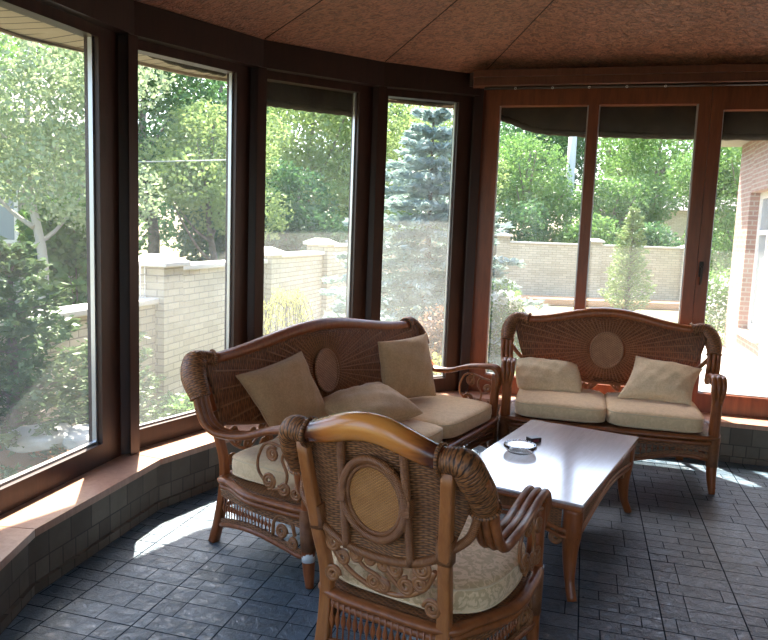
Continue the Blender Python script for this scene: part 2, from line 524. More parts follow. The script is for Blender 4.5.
# ------------------------------------------------------------------ camera
F = 710.0
pitch, roll = math.atan(86/710.), math.radians(2.15)
CAM_H = 1.6
fw = Vector((0, math.cos(pitch), -math.sin(pitch)))
up0 = Vector((0, math.sin(pitch), math.cos(pitch)))
rt0 = Vector((1, 0, 0))
rt = math.cos(roll)*rt0 + math.sin(roll)*up0
up = -math.sin(roll)*rt0 + math.cos(roll)*up0
cam = bpy.data.cameras.new('camera')
cam.sensor_fit = 'HORIZONTAL'; cam.sensor_width = 36.0
cam.lens = F*36.0/768.0
cam.clip_start = .05; cam.clip_end = 400
co_ = bpy.data.objects.new('camera', cam)
COL.objects.link(co_)
Mx = Matrix((rt, up, -fw)).transposed().to_4x4()
Mx.translation = Vector((0, 0, CAM_H))
co_.matrix_world = Mx
scene.camera = co_

# ------------------------------------------------------------------ room shell
P2 = lambda a: Vector((a[0], a[1]))
def hd(deg): return Vector((math.sin(math.radians(deg)), math.cos(math.radians(deg))))
A = Vector((-1.745, 2.91)); B = Vector((-1.50, 3.97)); Cc = Vector((-.95, 4.90)); D = Vector((-.138, 5.63)); E = Vector((.69, 6.02))
Z = A - hd(-3)*1.07
Y = Z - hd(-19)*1.07
FD = Vector((.966, -.259)); FN = Vector((.259, .966))         # far wall: along, outward
Fp = E + FD*4.0
G = Fp - FN*6.6
Hh = Vector((-1.05, -1.6))
BOW = [Y, Z, A, B, Cc, D, E]
ZT = [2.50, 2.53, 2.555, 2.60, 2.655, 2.705, 2.735]           # underside of the beam at each corner
APEX = Vector((1.87, 2.63, 3.9))
CEN = Vector((1.87, 2.63))

def corner_offsets(pts, d, first=None, last=None):
    """offset a polyline inwards (towards the room) by d"""
    out = []
    for i, p in enumerate(pts):
        dirs = []
        if i > 0: dirs.append((pts[i]-pts[i-1]).normalized())
        elif first is not None: dirs.append(first)
        if i < len(pts)-1: dirs.append((pts[i+1]-pts[i]).normalized())
        elif last is not None: dirs.append(last)
        ns = [Vector((q.y, -q.x)) for q in dirs]
        n = sum(ns, Vector((0, 0))).normalized()
        out.append(p + n*(d/max(.3, n.dot(ns[0]))))
    return out
LEFTDIR = (Y-Hh).normalized()
off = lambda d: corner_offsets(BOW, d, LEFTDIR, FD)

# floor
mb = MB()
fl = [Hh, Y+LEFTDIR*0, *off(-.02)[1:], Fp, G]
mb.poly([(p.x, p.y, 0) for p in fl])
o = mb.build('floor', M['floor']); tag(o, kind='structure')
o.data.flip_normals() if o.data.polygons[0].normal.z < 0 else None

# knee wall under the windows
SILL = .30
def strip(mb, outer, inner, z0, z1):
    for i in range(len(outer)-1):
        mb.prism([outer[i], outer[i+1], inner[i+1], inner[i]], z0 if not isinstance(z0, list) else [z0[i], z0[i+1], z0[i+1], z0[i]],
                 z1 if not isinstance(z1, list) else [z1[i], z1[i+1], z1[i+1], z1[i]])
inn = off(.265); out_ = off(-.12)
mb = MB(); strip(mb, out_, inn, -.3, SILL-.035)
tag(mb.build('wall_left', M['stone']), kind='structure')
kw = .315
mb = MB(); mb.prism([inn[-1], E-FN*kw+FD*.05, Fp-FN*kw, Fp+FN*.12, E+FN*.12], -.3, SILL-.035)
tag(mb.build('wall_far', M['stone']), kind='structure')
# small tiled skirting foot at the base of the knee wall
mb = MB(); strip(mb, inn, off(.285), 0, .045)
mb.prism([E-FN*(kw+.02)+FD*.05, Fp-FN*(kw+.02), Fp-FN*kw, E-FN*kw+FD*.05], 0, .045)
tag(mb.build('baseboard_left', M['stone']), kind='structure')
# sill boards, one for each window bay
si = off(.295)
k = 0
for i in range(len(BOW)-1):
    g_ = .003
    d_ = (BOW[i+1]-BOW[i]).normalized()*g_
    mb = MB(); mb.prism([BOW[i]+d_, BOW[i+1]-d_, si[i+1]-d_, si[i]+d_], SILL-.035, SILL)
    k += 1
    tag(mb.build('trim_%d' % k, M['sill']), kind='structure')
mb = MB(); mb.prism([E+FD*.01, Fp, Fp-FN*(kw+.03), si[-1]+FD*.004], SILL-.035, SILL)
k += 1
tag(mb.build('trim_%d' % k, M['sill']), kind='structure')

# posts at the corners (they stand proud of the sashes, into the room)
def local_mat(p, d):
    """frame with x along d, y outward (left of d), z up at p"""
    n = Vector((-d.y, d.x))
    return Matrix(((d.x, n.x, 0, p.x), (d.y, n.y, 0, p.y), (0, 0, 1, 0), (0, 0, 0, 1)))
ins = off(.11)
for i, p in enumerate(BOW):
    if i == 0: continue
    d1 = (BOW[i]-BOW[i-1]).normalized()
    d2 = (BOW[i+1]-BOW[i]).normalized() if i < len(BOW)-1 else FD
    w = .05 if i == 2 else .085
    a, b = p - d1*w, p + d2*w
    nin1, nin2 = Vector((d1.y, -d1.x)), Vector((d2.y, -d2.x))
    mb = MB()
    mid = (nin1+nin2).normalized()
    q = p + mid*(.08 if i == 2 else .118)
    tt = Vector((-mid.y, mid.x))
    hw = .036
    mb.prism([a - nin1*.06, p - mid*.07, b - nin2*.06, b + nin2*.012, q - tt*hw, q + tt*hw, a + nin1*.012], SILL, ZT[i]+.06)
    k += 1
    tag(mb.build('trim_%d' % k, M['frame']), kind='structure')

# ring beam over the left windows
bi = off(.125); bo = off(-.10)
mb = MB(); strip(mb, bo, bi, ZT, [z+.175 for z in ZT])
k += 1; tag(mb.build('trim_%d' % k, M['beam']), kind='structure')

# window units
def window(idx, p, q, s0, s1, z0, zt0, zt1, fr=.055, fr2=None, rail_h=.115, mat='frame', pane='pane', dark_top=0.0, head=.055):
    """sash from s0..s1 on the line p->q; z0 foot; head slopes zt0..zt1 over the whole line"""
    fr2 = fr2 or fr
    L = (q-p).length; d = (q-p).normalized()
    root = empty('window_%d' % idx, (p.x, p.y, 0), math.atan2(d.y, d.x))
    tag(root, kind='structure')
    zt = lambda s: zt0 + (zt1-zt0)*s/L
    mb = MB()
    def bar(sa, sb, za, zb, ya=-.055, yb=.03):
        # za / zb : functions or numbers
        f = lambda v, s: v(s) if callable(v) else v
        mb.prism([(sa, ya), (sb, ya), (sb, yb), (sa, yb)], [f(za, sa), f(za, sb), f(za, sb), f(za, sa)], [f(zb, sa), f(zb, sb), f(zb, sb), f(zb, sa)])
    bar(s0, s0+fr, z0, lambda s: zt(s))
    bar(s1-fr2, s1, z0, lambda s: zt(s))
    bar(s0+fr, s1-fr2, z0, z0+rail_h)
    bar(s0+fr, s1-fr2, lambda s: zt(s)-head, lambda s: zt(s))
    mb.build('frame', M[mat], root)
    mb = MB()
    yy = -.012
    b0 = z0+rail_h
    for (sa, sb) in ((s0+fr, s0+fr+.012), (s1-fr2-.012, s1-fr2)):
        mb.prism([(sa, yy-.012), (sb, yy-.012), (sb, yy+.012), (sa, yy+.012)], b0, [zt(sa)-head, zt(sb)-head, zt(sb)-head, zt(sa)-head])
    mb.prism([(s0+fr, yy-.012), (s1-fr2, yy-.012), (s1-fr2, yy+.012), (s0+fr, yy+.012)], b0, b0+.012)
    mb.build('glazing_bead', M['metal'], root)
    mb = MB()
    vs = [mb.bm.verts.new(c) for c in ((s0+fr-.01, yy, b0-.01), (s1-fr2+.01, yy, b0-.01), (s1-fr2+.01, yy, zt(s1)-head+.01), (s0+fr-.01, yy, zt(s0)-head+.01))]
    mb.face(vs, [(0, 0)]*4)
    pane_o = mb.build('pane', M[pane], root)
    return root
wi = 0
for i in range(len(BOW)-1):
    wi += 1
    L = (BOW[i+1]-BOW[i]).length
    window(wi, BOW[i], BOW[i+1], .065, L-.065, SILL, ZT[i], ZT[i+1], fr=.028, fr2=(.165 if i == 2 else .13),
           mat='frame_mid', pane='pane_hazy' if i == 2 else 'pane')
# W1's wide jamb beside the post
mb = MB(); d_ = (B-A).normalized()
# far wall: fixed frames and a casement
FT = 2.79
tE = lambda t: E + FD*t            # t measured along the far wall
spans = [(.06, .975), (.975, 1.72), (1.80, 2.66), (2.66, 3.4), (3.42, 3.95)]
# glass edges worked out on the wall plane: .20-.86 | .97-1.69 | 1.86-2.8
def far_window(idx, s0, s1, fl_, fr_, ztop, rail_h=.15):
    root = empty('window_%d' % idx, (E.x, E.y, 0), math.atan2(FD.y, FD.x)); tag(root, kind='structure')
    mb = MB()
    ya, yb = -.05, .04
    def bar(a, b, z0, z1): mb.prism([(a, ya), (b, ya), (b, yb), (a, yb)], z0, z1)
    bar(s0, s0+fl_, SILL, FT); bar(s1-fr_, s1, SILL, FT)
    bar(s0+fl_, s1-fr_, SILL, SILL+rail_h); bar(s0+fl_, s1-fr_, ztop, FT)
    mb.build('frame', M['frame_red'], root)
    mb = MB()
    a, b, z0 = s0+fl_, s1-fr_, SILL+rail_h
    for (p_, q_) in ((a, a+.01), (b-.01, b)): mb.prism([(p_, -.02), (q_, -.02), (q_, .006), (p_, .006)], z0, ztop)
    mb.prism([(a, -.02), (b, -.02), (b, .006), (a, .006)], z0, z0+.01)
    mb.build('glazing_bead', M['metal'], root)
    mb = MB()
    mb.face([mb.bm.verts.new(c) for c in ((a-.01, -.006, z0-.01), (b+.01, -.006, z0-.01), (b+.01, -.006, ztop+.01), (a-.01, -.006, ztop+.01))], [(0, 0)]*4)
    mb.build('pane', M['pane_hazy'], root)
    return root
wi += 1; far_window(wi, .06, .935, .14, .038, 2.665)
wi += 1; far_window(wi, .935, 1.785, .040, .085, 2.665)
wi += 1; cw = far_window(wi, 1.788, 2.95, .085, .085, 2.62)
wi += 1; far_window(wi, 2.953, 3.97, .06, .06, 2.62)
# casement handle on the sash of the third far window
mb = MB()
mb.box((1.80, -.066, 1.36), (1.83, -.05, 1.48), .004)
mb.tube(smooth([(1.815, -.066, 1.44), (1.815, -.10, 1.44), (1.815, -.105, 1.42), (1.813, -.10, 1.30)], 5), .009, 8)
mb.build('handle', M['handle'], cw)
# cornice with dark recess above the far windows
FI = lambda t, d: E + FD*t - FN*d
mb = MB()
mb.prism([FI(.02, .30), FI(4.0, .30), FI(4.0, .20), FI(.0, .20)], 2.775, 2.835)
mb.prism([FI(.02, .325), FI(4.0, .325), FI(4.0, .20), FI(.0, .20)], 2.835, 2.885)
k += 1; tag(mb.build('trim_%d' % k, M['cornice']), kind='structure')
mb = MB(); mb.prism([FI(-.03, .20), FI(4.0, .20), FI(4.0, -.1), FI(-.03, -.1)], FT, 2.93)
k += 1; tag(mb.build('trim_%d' % k, M['beam']), kind='structure')
# curtain rail with little hooks under the cornice
cr = empty('curtain_rail', (E.x, E.y, 0), math.atan2(FD.y, FD.x))
tag(cr, 'thin dark curtain rail with small hooks under the far cornice', 'curtain rail')
mb = MB(); mb.tube([(.10, -.25, 2.764), (3.95, -.25, 2.764)], .010, 8); mb.build('rail', M['beam'], cr)
for t in (.34, .62, .89, 1.16, 1.43, 2.2, 2.6):
    mb = MB(); mb.tube(spiral((t, -.265, 2.755), (1, 0, 0), (0, 0, 1), .008, .007, 1, 0, 10), .0025, 6); mb.build('hook', M['metal'], cr)

# ceiling: a shallow faceted cone
ring = [(p.x, p.y, z+.17) for p, z in zip(off(.10), ZT)]
ring[-1] = (ring[-1][0], ring[-1][1], 2.885)
ring += [(*FI(4.0, .24), 2.88), (G.x, G.y, 2.88), (Hh.x, Hh.y, 2.67)]
mb = MB()
for i in range(len(ring)):
    a, b = ring[i], ring[(i+1) % len(ring)]
    va, vb, vc = mb.bm.verts.new(a), mb.bm.verts.new(b), mb.bm.verts.new(APEX)
    mb.face([va, vb, vc])
tag(mb.build('ceiling', M['ceiling']), kind='structure')
# thin seams between the ceiling panels
mb = MB()
for q in ring[:7]:
    a = Vector(q); d_ = (APEX-a)
    mb.tube([a + d_*.01 - Vector((0, 0, .002)), a + d_*.97 - Vector((0, 0, .002))], .0035, 5)
k += 1; tag(mb.build('trim_%d' % k, M['dark_gap']), kind='structure')

# other walls (out of view): left, back, right
def wall(name, p, q, z1a, z1b):
    d = (q-p).normalized(); n = Vector((-d.y, d.x))
    mb = MB(); mb.prism([p, q, q+n*.15, p+n*.15], [-.3]*4, [z1a, z1b, z1b, z1a])
    tag(mb.build(name, M['wall']), kind='structure')
def wall_open(name, p, q, z1, opens):
    # opens: (s0, s1, z0, z1) glazed openings
    d = (q-p).normalized(); n = Vector((-d.y, d.x)); L = (q-p).length
    mb = MB()
    def seg(a, b, za, zb):
        if b-a > .01: mb.prism([p+d*a, p+d*b, p+d*b+n*.15, p+d*a+n*.15], za, zb)
    cur = 0
    for (a, b, za, zb) in opens:
        seg(cur, a, -.3, z1); seg(a, b, -.3, za); seg(a, b, zb, z1); cur = b
    seg(cur, L, -.3, z1)
    tag(mb.build(name, M['wall']), kind='structure')
wall_open('wall_side', Hh, Y, 2.8, [(.15, 1.2, .42, 2.5), (1.3, 2.35, .42, 2.5)])  # two unseen windows, added to let daylight onto the armchair's back
for a, b in ((.15, 1.2), (1.3, 2.35)):
    wi += 1; window(wi, Hh, Y, a, b, .42, 2.5, 2.5, mat='frame_red')
wall_open('wall_back', G, Hh, 2.95, [(.5, 3.4, .0, 2.45)])  # unseen glazed double doors, added to bring in daylight from behind
for i_, (a, b) in enumerate(((.5, 1.95), (1.95, 3.4))):
    dr = window(90+i_, G, Hh, a, b, .0, 2.45, 2.45, rail_h=.3, fr=.1, mat='frame_red'); dr.name = 'added_door_%d' % (i_+1)
wall('wall_right', Fp, G, 2.95, 2.95)

# ------------------------------------------------------------------ eaves and roof
so = corner_offsets(BOW, -.66, LEFTDIR, FD)
sin_ = corner_offsets(BOW, -.02, LEFTDIR, FD)
def soff(mb, i, P0, P1, Q0, Q1, z0, z1):
    # boards run outwards: uv u = outward metres, v = along the wall
    c = [(P0.x, P0.y, z0), (P1.x, P1.y, z1), (Q1.x, Q1.y, z1), (Q0.x, Q0.y, z0)]
    vs = [mb.bm.verts.new(x) for x in c]
    L = (P1-P0).length; L2 = (Q1-Q0).length
    mb.face(vs, [(.1, (L2-L)/2), (.1, L+(L2-L)/2), (.76, L2), (.76, 0)])
ES = [z+.05 for z in ZT]
mb = MB()
for i in range(len(BOW)-1): soff(mb, i, sin_[i], sin_[i+1], so[i], so[i+1], ES[i], ES[i+1])
soff(mb, 9, sin_[-1], Fp+FN*.02, so[-1], Fp+FN*.66, ES[-1], ES[-1])
k += 1; tag(mb.build('trim_%d' % k, M['soffit']), kind='structure')
mb = MB()
so2 = corner_offsets(BOW, -.68, LEFTDIR, FD)
strip(mb, so2, so, [z-.02 for z in ES], [z+.14 for z in ES])
mb.prism([so2[-1], Fp+FN*.68, Fp+FN*.66, so[-1]], ES[-1]-.02, ES[-1]+.14)
k += 1; tag(mb.build('trim_%d' % k, M['soffit']), kind='structure')
# roof skin
rr = [(p.x, p.y, z+.14) for p, z in zip(so2, ES)] + [(Fp.x+FN.x*.68, Fp.y+FN.y*.68, ES[-1]+.14), (G.x+.5, G.y-.5, 3.0), (Hh.x-.5, Hh.y-.5, 2.85)]
mb = MB(); ap = mb.bm.verts.new((APEX.x, APEX.y, 4.25)); vs = [mb.bm.verts.new(q) for q in rr]
for i in range(len(vs)): mb.face([vs[i], vs[(i+1) % len(vs)], ap])
tag(mb.build('roof', M['roof']), kind='structure')

# rolled-up awning cloths hanging outside under the eaves
def awning(p, d, pts, label, yo=.16):
    """pts: (s, z_bottom); top under the soffit"""
    n = Vector((-d.y, d.x))
    root = empty('awning_cloth', (p.x, p.y, 0), math.atan2(d.y, d.x))
    tag(root, label, 'awning', 'rolled dark awnings under the eaves')
    q = smooth([(s, 0, z) for s, z in pts], 8)
    mb = MB()
    top = [mb.bm.verts.new((v.x, yo, 2.80)) for v in q]
    bot = [mb.bm.verts.new((v.x, yo+.0, v.z+.02)) for v in q]
    for i in range(len(q)-1): mb.face([bot[i], bot[i+1], top[i+1], top[i]])
    o = mb.build('cloth', M['awning'], root)
    so_ = o.modifiers.new('s', 'SOLIDIFY'); so_.thickness = .012
    mb = MB(); mb.tube([(v.x, yo, v.z+.025) for v in q], lambda t: .026+.004*math.sin(t*60), 10)
    mb.build('rolled_hem', M['awning'], root)
    return root
dCD = (D-Cc).normalized(); dBC = (Cc-B).normalized(); dDE = (E-D).normalized()
awning(B, dBC, [(.13, 2.63), (.30, 2.60), (.6, 2.585), (.90, 2.60), (1.0, 2.61)], 'thin dark awning edge sagging outside the second window from the left')
awning(Cc, dCD, [(.05, 2.455), (.3, 2.47), (.6, 2.48), (1.04, 2.50)], 'deep dark awning cloth across the top of the third window from the left')
awning(D, dDE, [(.06, 2.70), (.3, 2.665), (.6, 2.665), (.86, 2.70)], 'thin dark awning edge above the blue spruce window')
awning(E, FD, [(.05, 2.60), (.25, 2.56), (.5, 2.475), (.92, 2.44)], 'dark awning rising to the left behind the loveseat window')
awning(E, FD, [(.96, 2.445), (1.3, 2.435), (1.74, 2.425)], 'dark awning over the middle pane of the far windows')
awning(E, FD, [(1.80, 2.425), (2.4, 2.42), (3.0, 2.42)], 'dark awning over the pane that shows the brick house')

# ------------------------------------------------------------------ rattan suite
def lean(z):                      # y of the back's plane at height z
    return -.275 - .105*max(0.0, (z-.385))/.58

def camel(x, w):                  # height of the top rail along the width
    t = min(1.0, abs(x)/w)
    return .960 + (.062 if w < .4 else .080)*(.5+.5*math.cos(PI*min(1.0, t*1.12)))

def back_y(x, z, W):
    t = min(1.0, abs(x)/(W+.06))
    return lean(z) + .075*t**4 - .015

def suite(name, label, cat, W, loc, rz, scale=1.0, chair=False, rail_mat='rail', band=False, tip=.71, mx=0.0):
    root = empty(name, (loc[0], loc[1], 0), rz, scale)
    tag(root, label, cat)
    xr = W-.095                   # rear posts
    RT = .375                     # top of the seat rail
    sgn = (-1, 1)
    wo = .045 if chair else 0.0
    # ---- seat frame: two canes round the seat
    def plan(o=0.0):
        side = .05 if chair else .035
        h = [(0, -.285-o), (xr*.6, -.285-o), (xr+.01+o, -.265-o*.5), (xr+.05+o, -.19), (W+side*.7+o, -.02), (W+side*.75+o, .14), (W+.012+o, .30), (W-.07, .365+o), (W*.6, .385+o), (0, .395+o)]
        return h + [(-x, y) for x, y in reversed(h[1:-1])]
    fr = MB()
    pl = smooth([(x, y, RT-.018) for x, y in plan(.004)], 5, True)
    fr.tube(pl, .02, 10, closed=True, ell=(1.25, .8))
    pl = smooth([(x, y, RT-.052) for x, y in plan(0)], 5, True)
    fr.tube(pl, .016, 8, closed=True)
    fr.build('seat_frame', M['cane'], root)
    dk = MB()
    inner = smooth([(x*.985, y*.97, 0) for x, y in plan(-.01)], 3, True)
    dk.prism([(v.x, v.y) for v in inner], RT-.03, RT-.008)
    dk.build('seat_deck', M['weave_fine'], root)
    # ---- rear legs, floor to top rail in one sweep
    for s in sgn:
        mb = MB()
        xt = W-.055
        zt = camel(W-.055, W)-.03
        path = smooth([(s*(xr+.005), -.345, 0), (s*(xr), -.315, .12), (s*xr, -.283, .30), (s*(xr+.002), -.285, .45), (s*(xr+.015), lean(.62)-.012, .62), (s*xt, lean(zt)-.02, zt)], 5)
        mb.tube(path, lambda f: .030-.006*f, 12, ell=(.85, .72), up=(0, 1, 0), flat=True)
        leg = mb.build('rear_leg', M['post_lt' if chair else 'legwood'], root)
        mb = MB()
        jp = Vector((s*(xr+.012), lean(.60)-.013, .0))
        mb.tube([jp+Vector((0, .006, .605)), jp+Vector((s*.002, 0, .645)), jp+Vector((s*.006, -.008, .69))], .031, 12, ell=(.9, .78), up=(0, 1, 0), flat=True)
        mb.build('joint_binding', M['wrapped'], leg)
    # ---- front legs with bound posts up to the arm
    for s in sgn:
        mb = MB()
        mb.tube(smooth([(s*(W+.012), .352, 0), (s*(W+.004), .338, .09), (s*W, .328, .2), (s*W, .32, .33), (s*(W-.002), .328, .45), (s*(W-.004), .340, tip-.05)], 5),
                lambda f: .019+.016*math.sin(min(1, f*1.6)*PI*.6) - .010*max(0, f-.6), 12)
        leg = mb.build('front_leg', M['legwood'], root)
        mb = MB()
        mb.tube([(s*W, .332, .17), (s*W, .325, .27), (s*W, .32, .36)], lambda f: .036+.004*f, 12)
        mb.build('leg_binding', M['wrapped'], leg)
        if band and s == band:
            mb = MB(); mb.tube([(s*(W+.003), .335, .118), (s*(W+.002), .332, .16)], .031, 12)
            b_ = mb.build('cloth_band', M['white_cloth'], leg); b_['label'] = 'white cloth band wound round this leg'
    # ---- arms: three canes swept from the corner wrap down and forward
    for s in sgn:
        mb = MB()
        for q in (-1, 0, 1):
            e = q*.030
            xo = lambda a: s*(a+e)
            path = smooth([(xo(W+.045-wo*.7), -.36, .90), (xo(W+.065-wo), -.295, .82), (xo(W+.066-wo), -.268, .74), (xo(W+.058-wo*.7), -.235, .672), (xo(W+.042-wo*.4), -.165, .632),
                           (xo(W+.024), -.03, .640), (xo(W+.006), .12, tip-.026), (xo(W), .26, tip-.006), (xo(W-.003), .325, tip-.008), (xo(W-.004), .358, tip-.045), (xo(W-.004), .360, tip-.10), (xo(W-.003), .345, tip-.17)], 6)
            # the canes close up on the post at the front
            n_ = len(path)
            for i, p in enumerate(path):
                f = max(0, (i/n_-.86)/.14)
                p.x -= s*e*.55*f
            mb.tube(path, lambda f: .0165 if f < .85 else .0165-.004*(f-.85)/.15, 9)
        mb.build('armrest', M['cane'], root)
        # scrollwork under the arm
        mb = MB()
        X = lambda y, z, o=0: Vector((s*(W+.03-.0*y+o-.03*max(0, y-.1)), y, z))
        ax, ay = (0, 1, 0), (0, 0, 1)
        r = .0075
        mb.tube(smooth([X(.30, .60), X(.22, .615), X(.19, .57), X(.22, .50), X(.20, .44), X(.14, .42)], 6), r, 7)
        mb.tube(smooth([X(.30, .60), X(.12, .635), X(.06, .58), X(.05, .50), X(.10, .44)], 6), r, 7)
        mb.tube(spiral(X(.115, .455), ax, ay, .040, .008, 2.2, -PI/2), r, 7)
        mb.tube(spiral(X(.205, .435), ax, ay, .034, .008, 2.0, PI*.9), r, 7)
        mb.tube(spiral(X(.27, .425), ax, ay, .032, .008, 2.0, PI/2, direction=-1), r, 7)
        mb.tube(spiral(X(.135, .585), ax, ay, .036, .008, 2.1, PI*.3), r, 7)
        mb.tube(spiral(X(.265, .545), ax, ay, .028, .008, 2.0, 0), r, 7)
        mb.build('arm_scrollwork', M['cane_lt'], root)
        # stay from rear joint up to the wrap
        mb = MB()
        mb.tube(smooth([(s*(xr+.02), lean(.64)-.005, .64), (s*(W-.01), -.31, .70), (s*(W+.05-wo), -.285, .78)], 5), .015, 8)
        mb.build('arm_stay', M['wrapped'], root)
    # ---- top rail
    wr = W-.07
    mb = MB()
    nseg = 40
    pts = [(x, back_y(x, camel(x, W), W)-.004, camel(x, W)-.012) for x in np.linspace(-wr, wr, nseg+1)]
    mb.tube(pts, lambda f: (.038 if chair else .031)+.009*math.sin(PI*f), 14, ell=(.95, 1.0), up=(0, -.35, 1))
    mb.build('top_rail', M[rail_mat], root)
    # ---- wicker corner wraps
    for s in sgn:
        mb = MB()
        ctr = smooth([(s*(wr-.015), back_y(wr, .98, W)-.004, camel(wr, W)-.014), (s*(W-.005-wo*.4), -.385, .952), (s*(W+.028-wo*.7), -.372, .932), (s*(W+.055-wo), -.345, .888), (s*(W+.067-wo), -.312, .840), (s*(W+.067-wo), -.285, .79)], 16)
        n_ = len(ctr)
        radii = [((.042 if chair else .045)+(.012 if chair else .020)*math.sin(PI*min(1, i/(n_-1)*.9)) + .0012*(1 if i % 2 else -1)) for i in range(n_)]
        radii[0] = radii[-1] = .042
        mb.tube(ctr, radii, 22, ell=(.86, 1.0), up=(0, 1, .2))
        # rolled borders
        for i in (1, n_-2):
            t = (ctr[min(i+1, n_-1)]-ctr[i-1]).normalized()
            u_ = t.orthogonal().normalized(); v_ = t.cross(u_)
            mb.tube([ctr[i]+(u_*math.cos(a)+v_*math.sin(a))*(.047) for a in np.linspace(0, 2*PI, 20, endpoint=False)], .0065, 6, closed=True)
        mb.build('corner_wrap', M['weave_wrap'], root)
    # ---- woven back panel, gathered to a U at the bottom
    mz = .765
    def ubot(x):                  # lower border of the panel
        t = min(1, abs(x)/(W-.06))
        return .555 + (.09 if chair else .12)*t**2.2 - (0 if chair else .03)
    nu, nv = (36, 26) if chair else (60, 28)
    def pnt(u, v, dy=0.0):
        x0 = (u*2-1)
        half = (W+.02) - (.085)*(1-v)**1.3
        x = x0*half
        z = ubot(x)+(camel(min(abs(x), W)*1.0, W)-.02-ubot(x))*v
        yb = back_y(x, z, W)
        return Vector((x, yb + (.028 if abs(x0) < 2 else 0)*(.3+.7*math.sin(PI*v)) + dy, z))
    def puv(u, v):
        p = pnt(u, v)
        if chair: return (p.x, p.z + .012*math.sin(p.x*26))
        dx, dz = (p.x-mx)/1.15, p.z-mz
        rr_ = math.hypot(dx, dz)
        return (abs(math.atan2(dx, -dz))*.42, rr_)
    mb = MB()
    mb.grid(pnt, nu, nv, puv)
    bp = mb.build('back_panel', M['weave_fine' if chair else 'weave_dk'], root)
    sm_ = bp.modifiers.new('thickness', 'SOLIDIFY'); sm_.thickness = .012; sm_.offset = 0
    if not chair:                 # sunburst of thin canes round the medallion
        mb = MB()
        for k_ in range(60):
            a = 2*PI*(k_+.5)/60
            ca, sa = math.cos(a), math.sin(a)
            pts = []
            for r_ in np.linspace(.118, 1.3, 40):
                x, z = mx+1.12*r_*ca, mz+r_*sa
                if abs(x) > W-.03 or z < ubot(x)+.012 or z > camel(min(abs(x), W), W)-.045: break
                half = W-.05
                v_ = (z-ubot(x))/(camel(min(abs(x), W), W)-.02-ubot(x))
                pts.append(Vector((x, back_y(x, z, W)+.028*(.3+.7*math.sin(PI*v_))+.0075, z)))
            if len(pts) > 2: mb.tube(pts, .0040, 6)
        mb.build('back_spokes', M['spoke'], root)
    # U frame under the panel
    mb = MB()
    mb.tube([pnt(u, 0, -.008) for u in np.linspace(.02, .98, 40)], .0155, 9)
    mb.build('back_frame', M['wrapped'], root)
    # medallion with its rim
    mr = (.098, .118) if chair else (.112, .125)
    my = lambda z, x=0: back_y(x, z, W)+.028
    def ell_pt(a, k, dy):
        x = mx + k*mr[0]*math.cos(a); z = mz + k*mr[1]*math.sin(a)
        return Vector((x, my(z, x)+dy, z))
    for dy, sgn_ in (((-.034, -1),) if chair else ((.016, 1),)):
        mb = MB()
        mb.grid(lambda u, v: ell_pt(u*2*PI, v*.99+.005, dy), 36, 5, lambda u, v: (v*mr[0]*math.cos(u*2*PI), v*mr[1]*math.sin(u*2*PI)))
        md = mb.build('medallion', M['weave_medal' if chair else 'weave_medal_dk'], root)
        mb = MB()
        mb.tube([ell_pt(a, 1.0, dy) for a in np.linspace(0, 2*PI, 40, endpoint=False)], .008, 8, closed=True)
        if chair:
            mb.tube([ell_pt(a, 1.17, dy-.004) for a in np.linspace(0, 2*PI, 40, endpoint=False)], .0145, 9, closed=True)
            md['label'] = 'honey coloured woven oval'
        mb.build('medallion_rim', M['wrapped' if chair else 'weave_medal_dk'], md)
    if chair:
        for s in sgn:
            mb = MB()
            mb.tube([(s*(.121-.008*f), back_y(.12, z, W)-.004, z) for f, z in zip(np.linspace(0, 1, 14), np.linspace(.565, 1.01, 14))], .0145, 9)
            c_ = mb.build('back_cane', M['wrapped'], root)
            mb = MB()
            mb.box((s*.118-.017, back_y(.12, mz, W)-.022, mz-.028), (s*.118+.017, back_y(.12, mz, W)+.012, mz+.028), .004)
            mb.build('cane_binding', M['wrapped'], c_)
    # ---- scrollwork between the U and the seat
    mb = MB()
    ax, ay = (1, 0, 0), (0, 0, 1)
    r = .0075
    Yb = lambda z: lean(z)-.014
    P = lambda x, z: Vector((x, Yb(z+.015), z+.015))
    def scroll_group(cx, w, mirror=1):
        q = lambda x, z: P(cx+x*w*mirror, z)
        mb.tube(smooth([q(-1, .595), q(-.85, .52), q(-.55, .455), q(-.1, .42), q(.4, .425), q(.8, .475), q(1, .55)], 6), r*1.25, 7)
        for (x, z, rr_, st, dr) in ((-.86, .545, .030, 0, 1), (-.70, .50, .026, PI, -1), (-.42, .525, .024, PI/2, 1), (-.16, .525, .022, 0, 1), (.08, .52, .022, 0, -1),
                                    (.30, .515, .024, PI, 1), (.78, .545, .032, PI, 1), (.72, .49, .026, 0, -1), (.48, .465, .030, PI/2, 1), (-.12, .445, .026, 0, 1), (.06, .44, .024, PI, -1), (-.93, .425, .030, 0, 1), (.92, .41, .032, PI, -1)):
            mb.tube(spiral(q(x, z), ax, ay, rr_, .007, 2.1, st, direction=dr), r, 7)
        mb.tube(smooth([q(-.5, .54), q(-.3, .49), q(-.05, .47), q(.1, .43)], 5), r, 7)
        mb.tube(smooth([q(-.1, .545), q(.1, .50), q(.3, .46), q(.45, .44)], 5), r, 7)
    if chair: scroll_group(0, .205)
    else:
        ng = 2 if W < .8 else 3
        wg = (xr-.02)/ng
        for i_ in range(ng): scroll_group(-xr+.02+wg*(2*i_+1), wg*.92, 1 if i_ % 2 == 0 else -1)
    mb.build('back_scrollwork', M['cane_lt'], root)
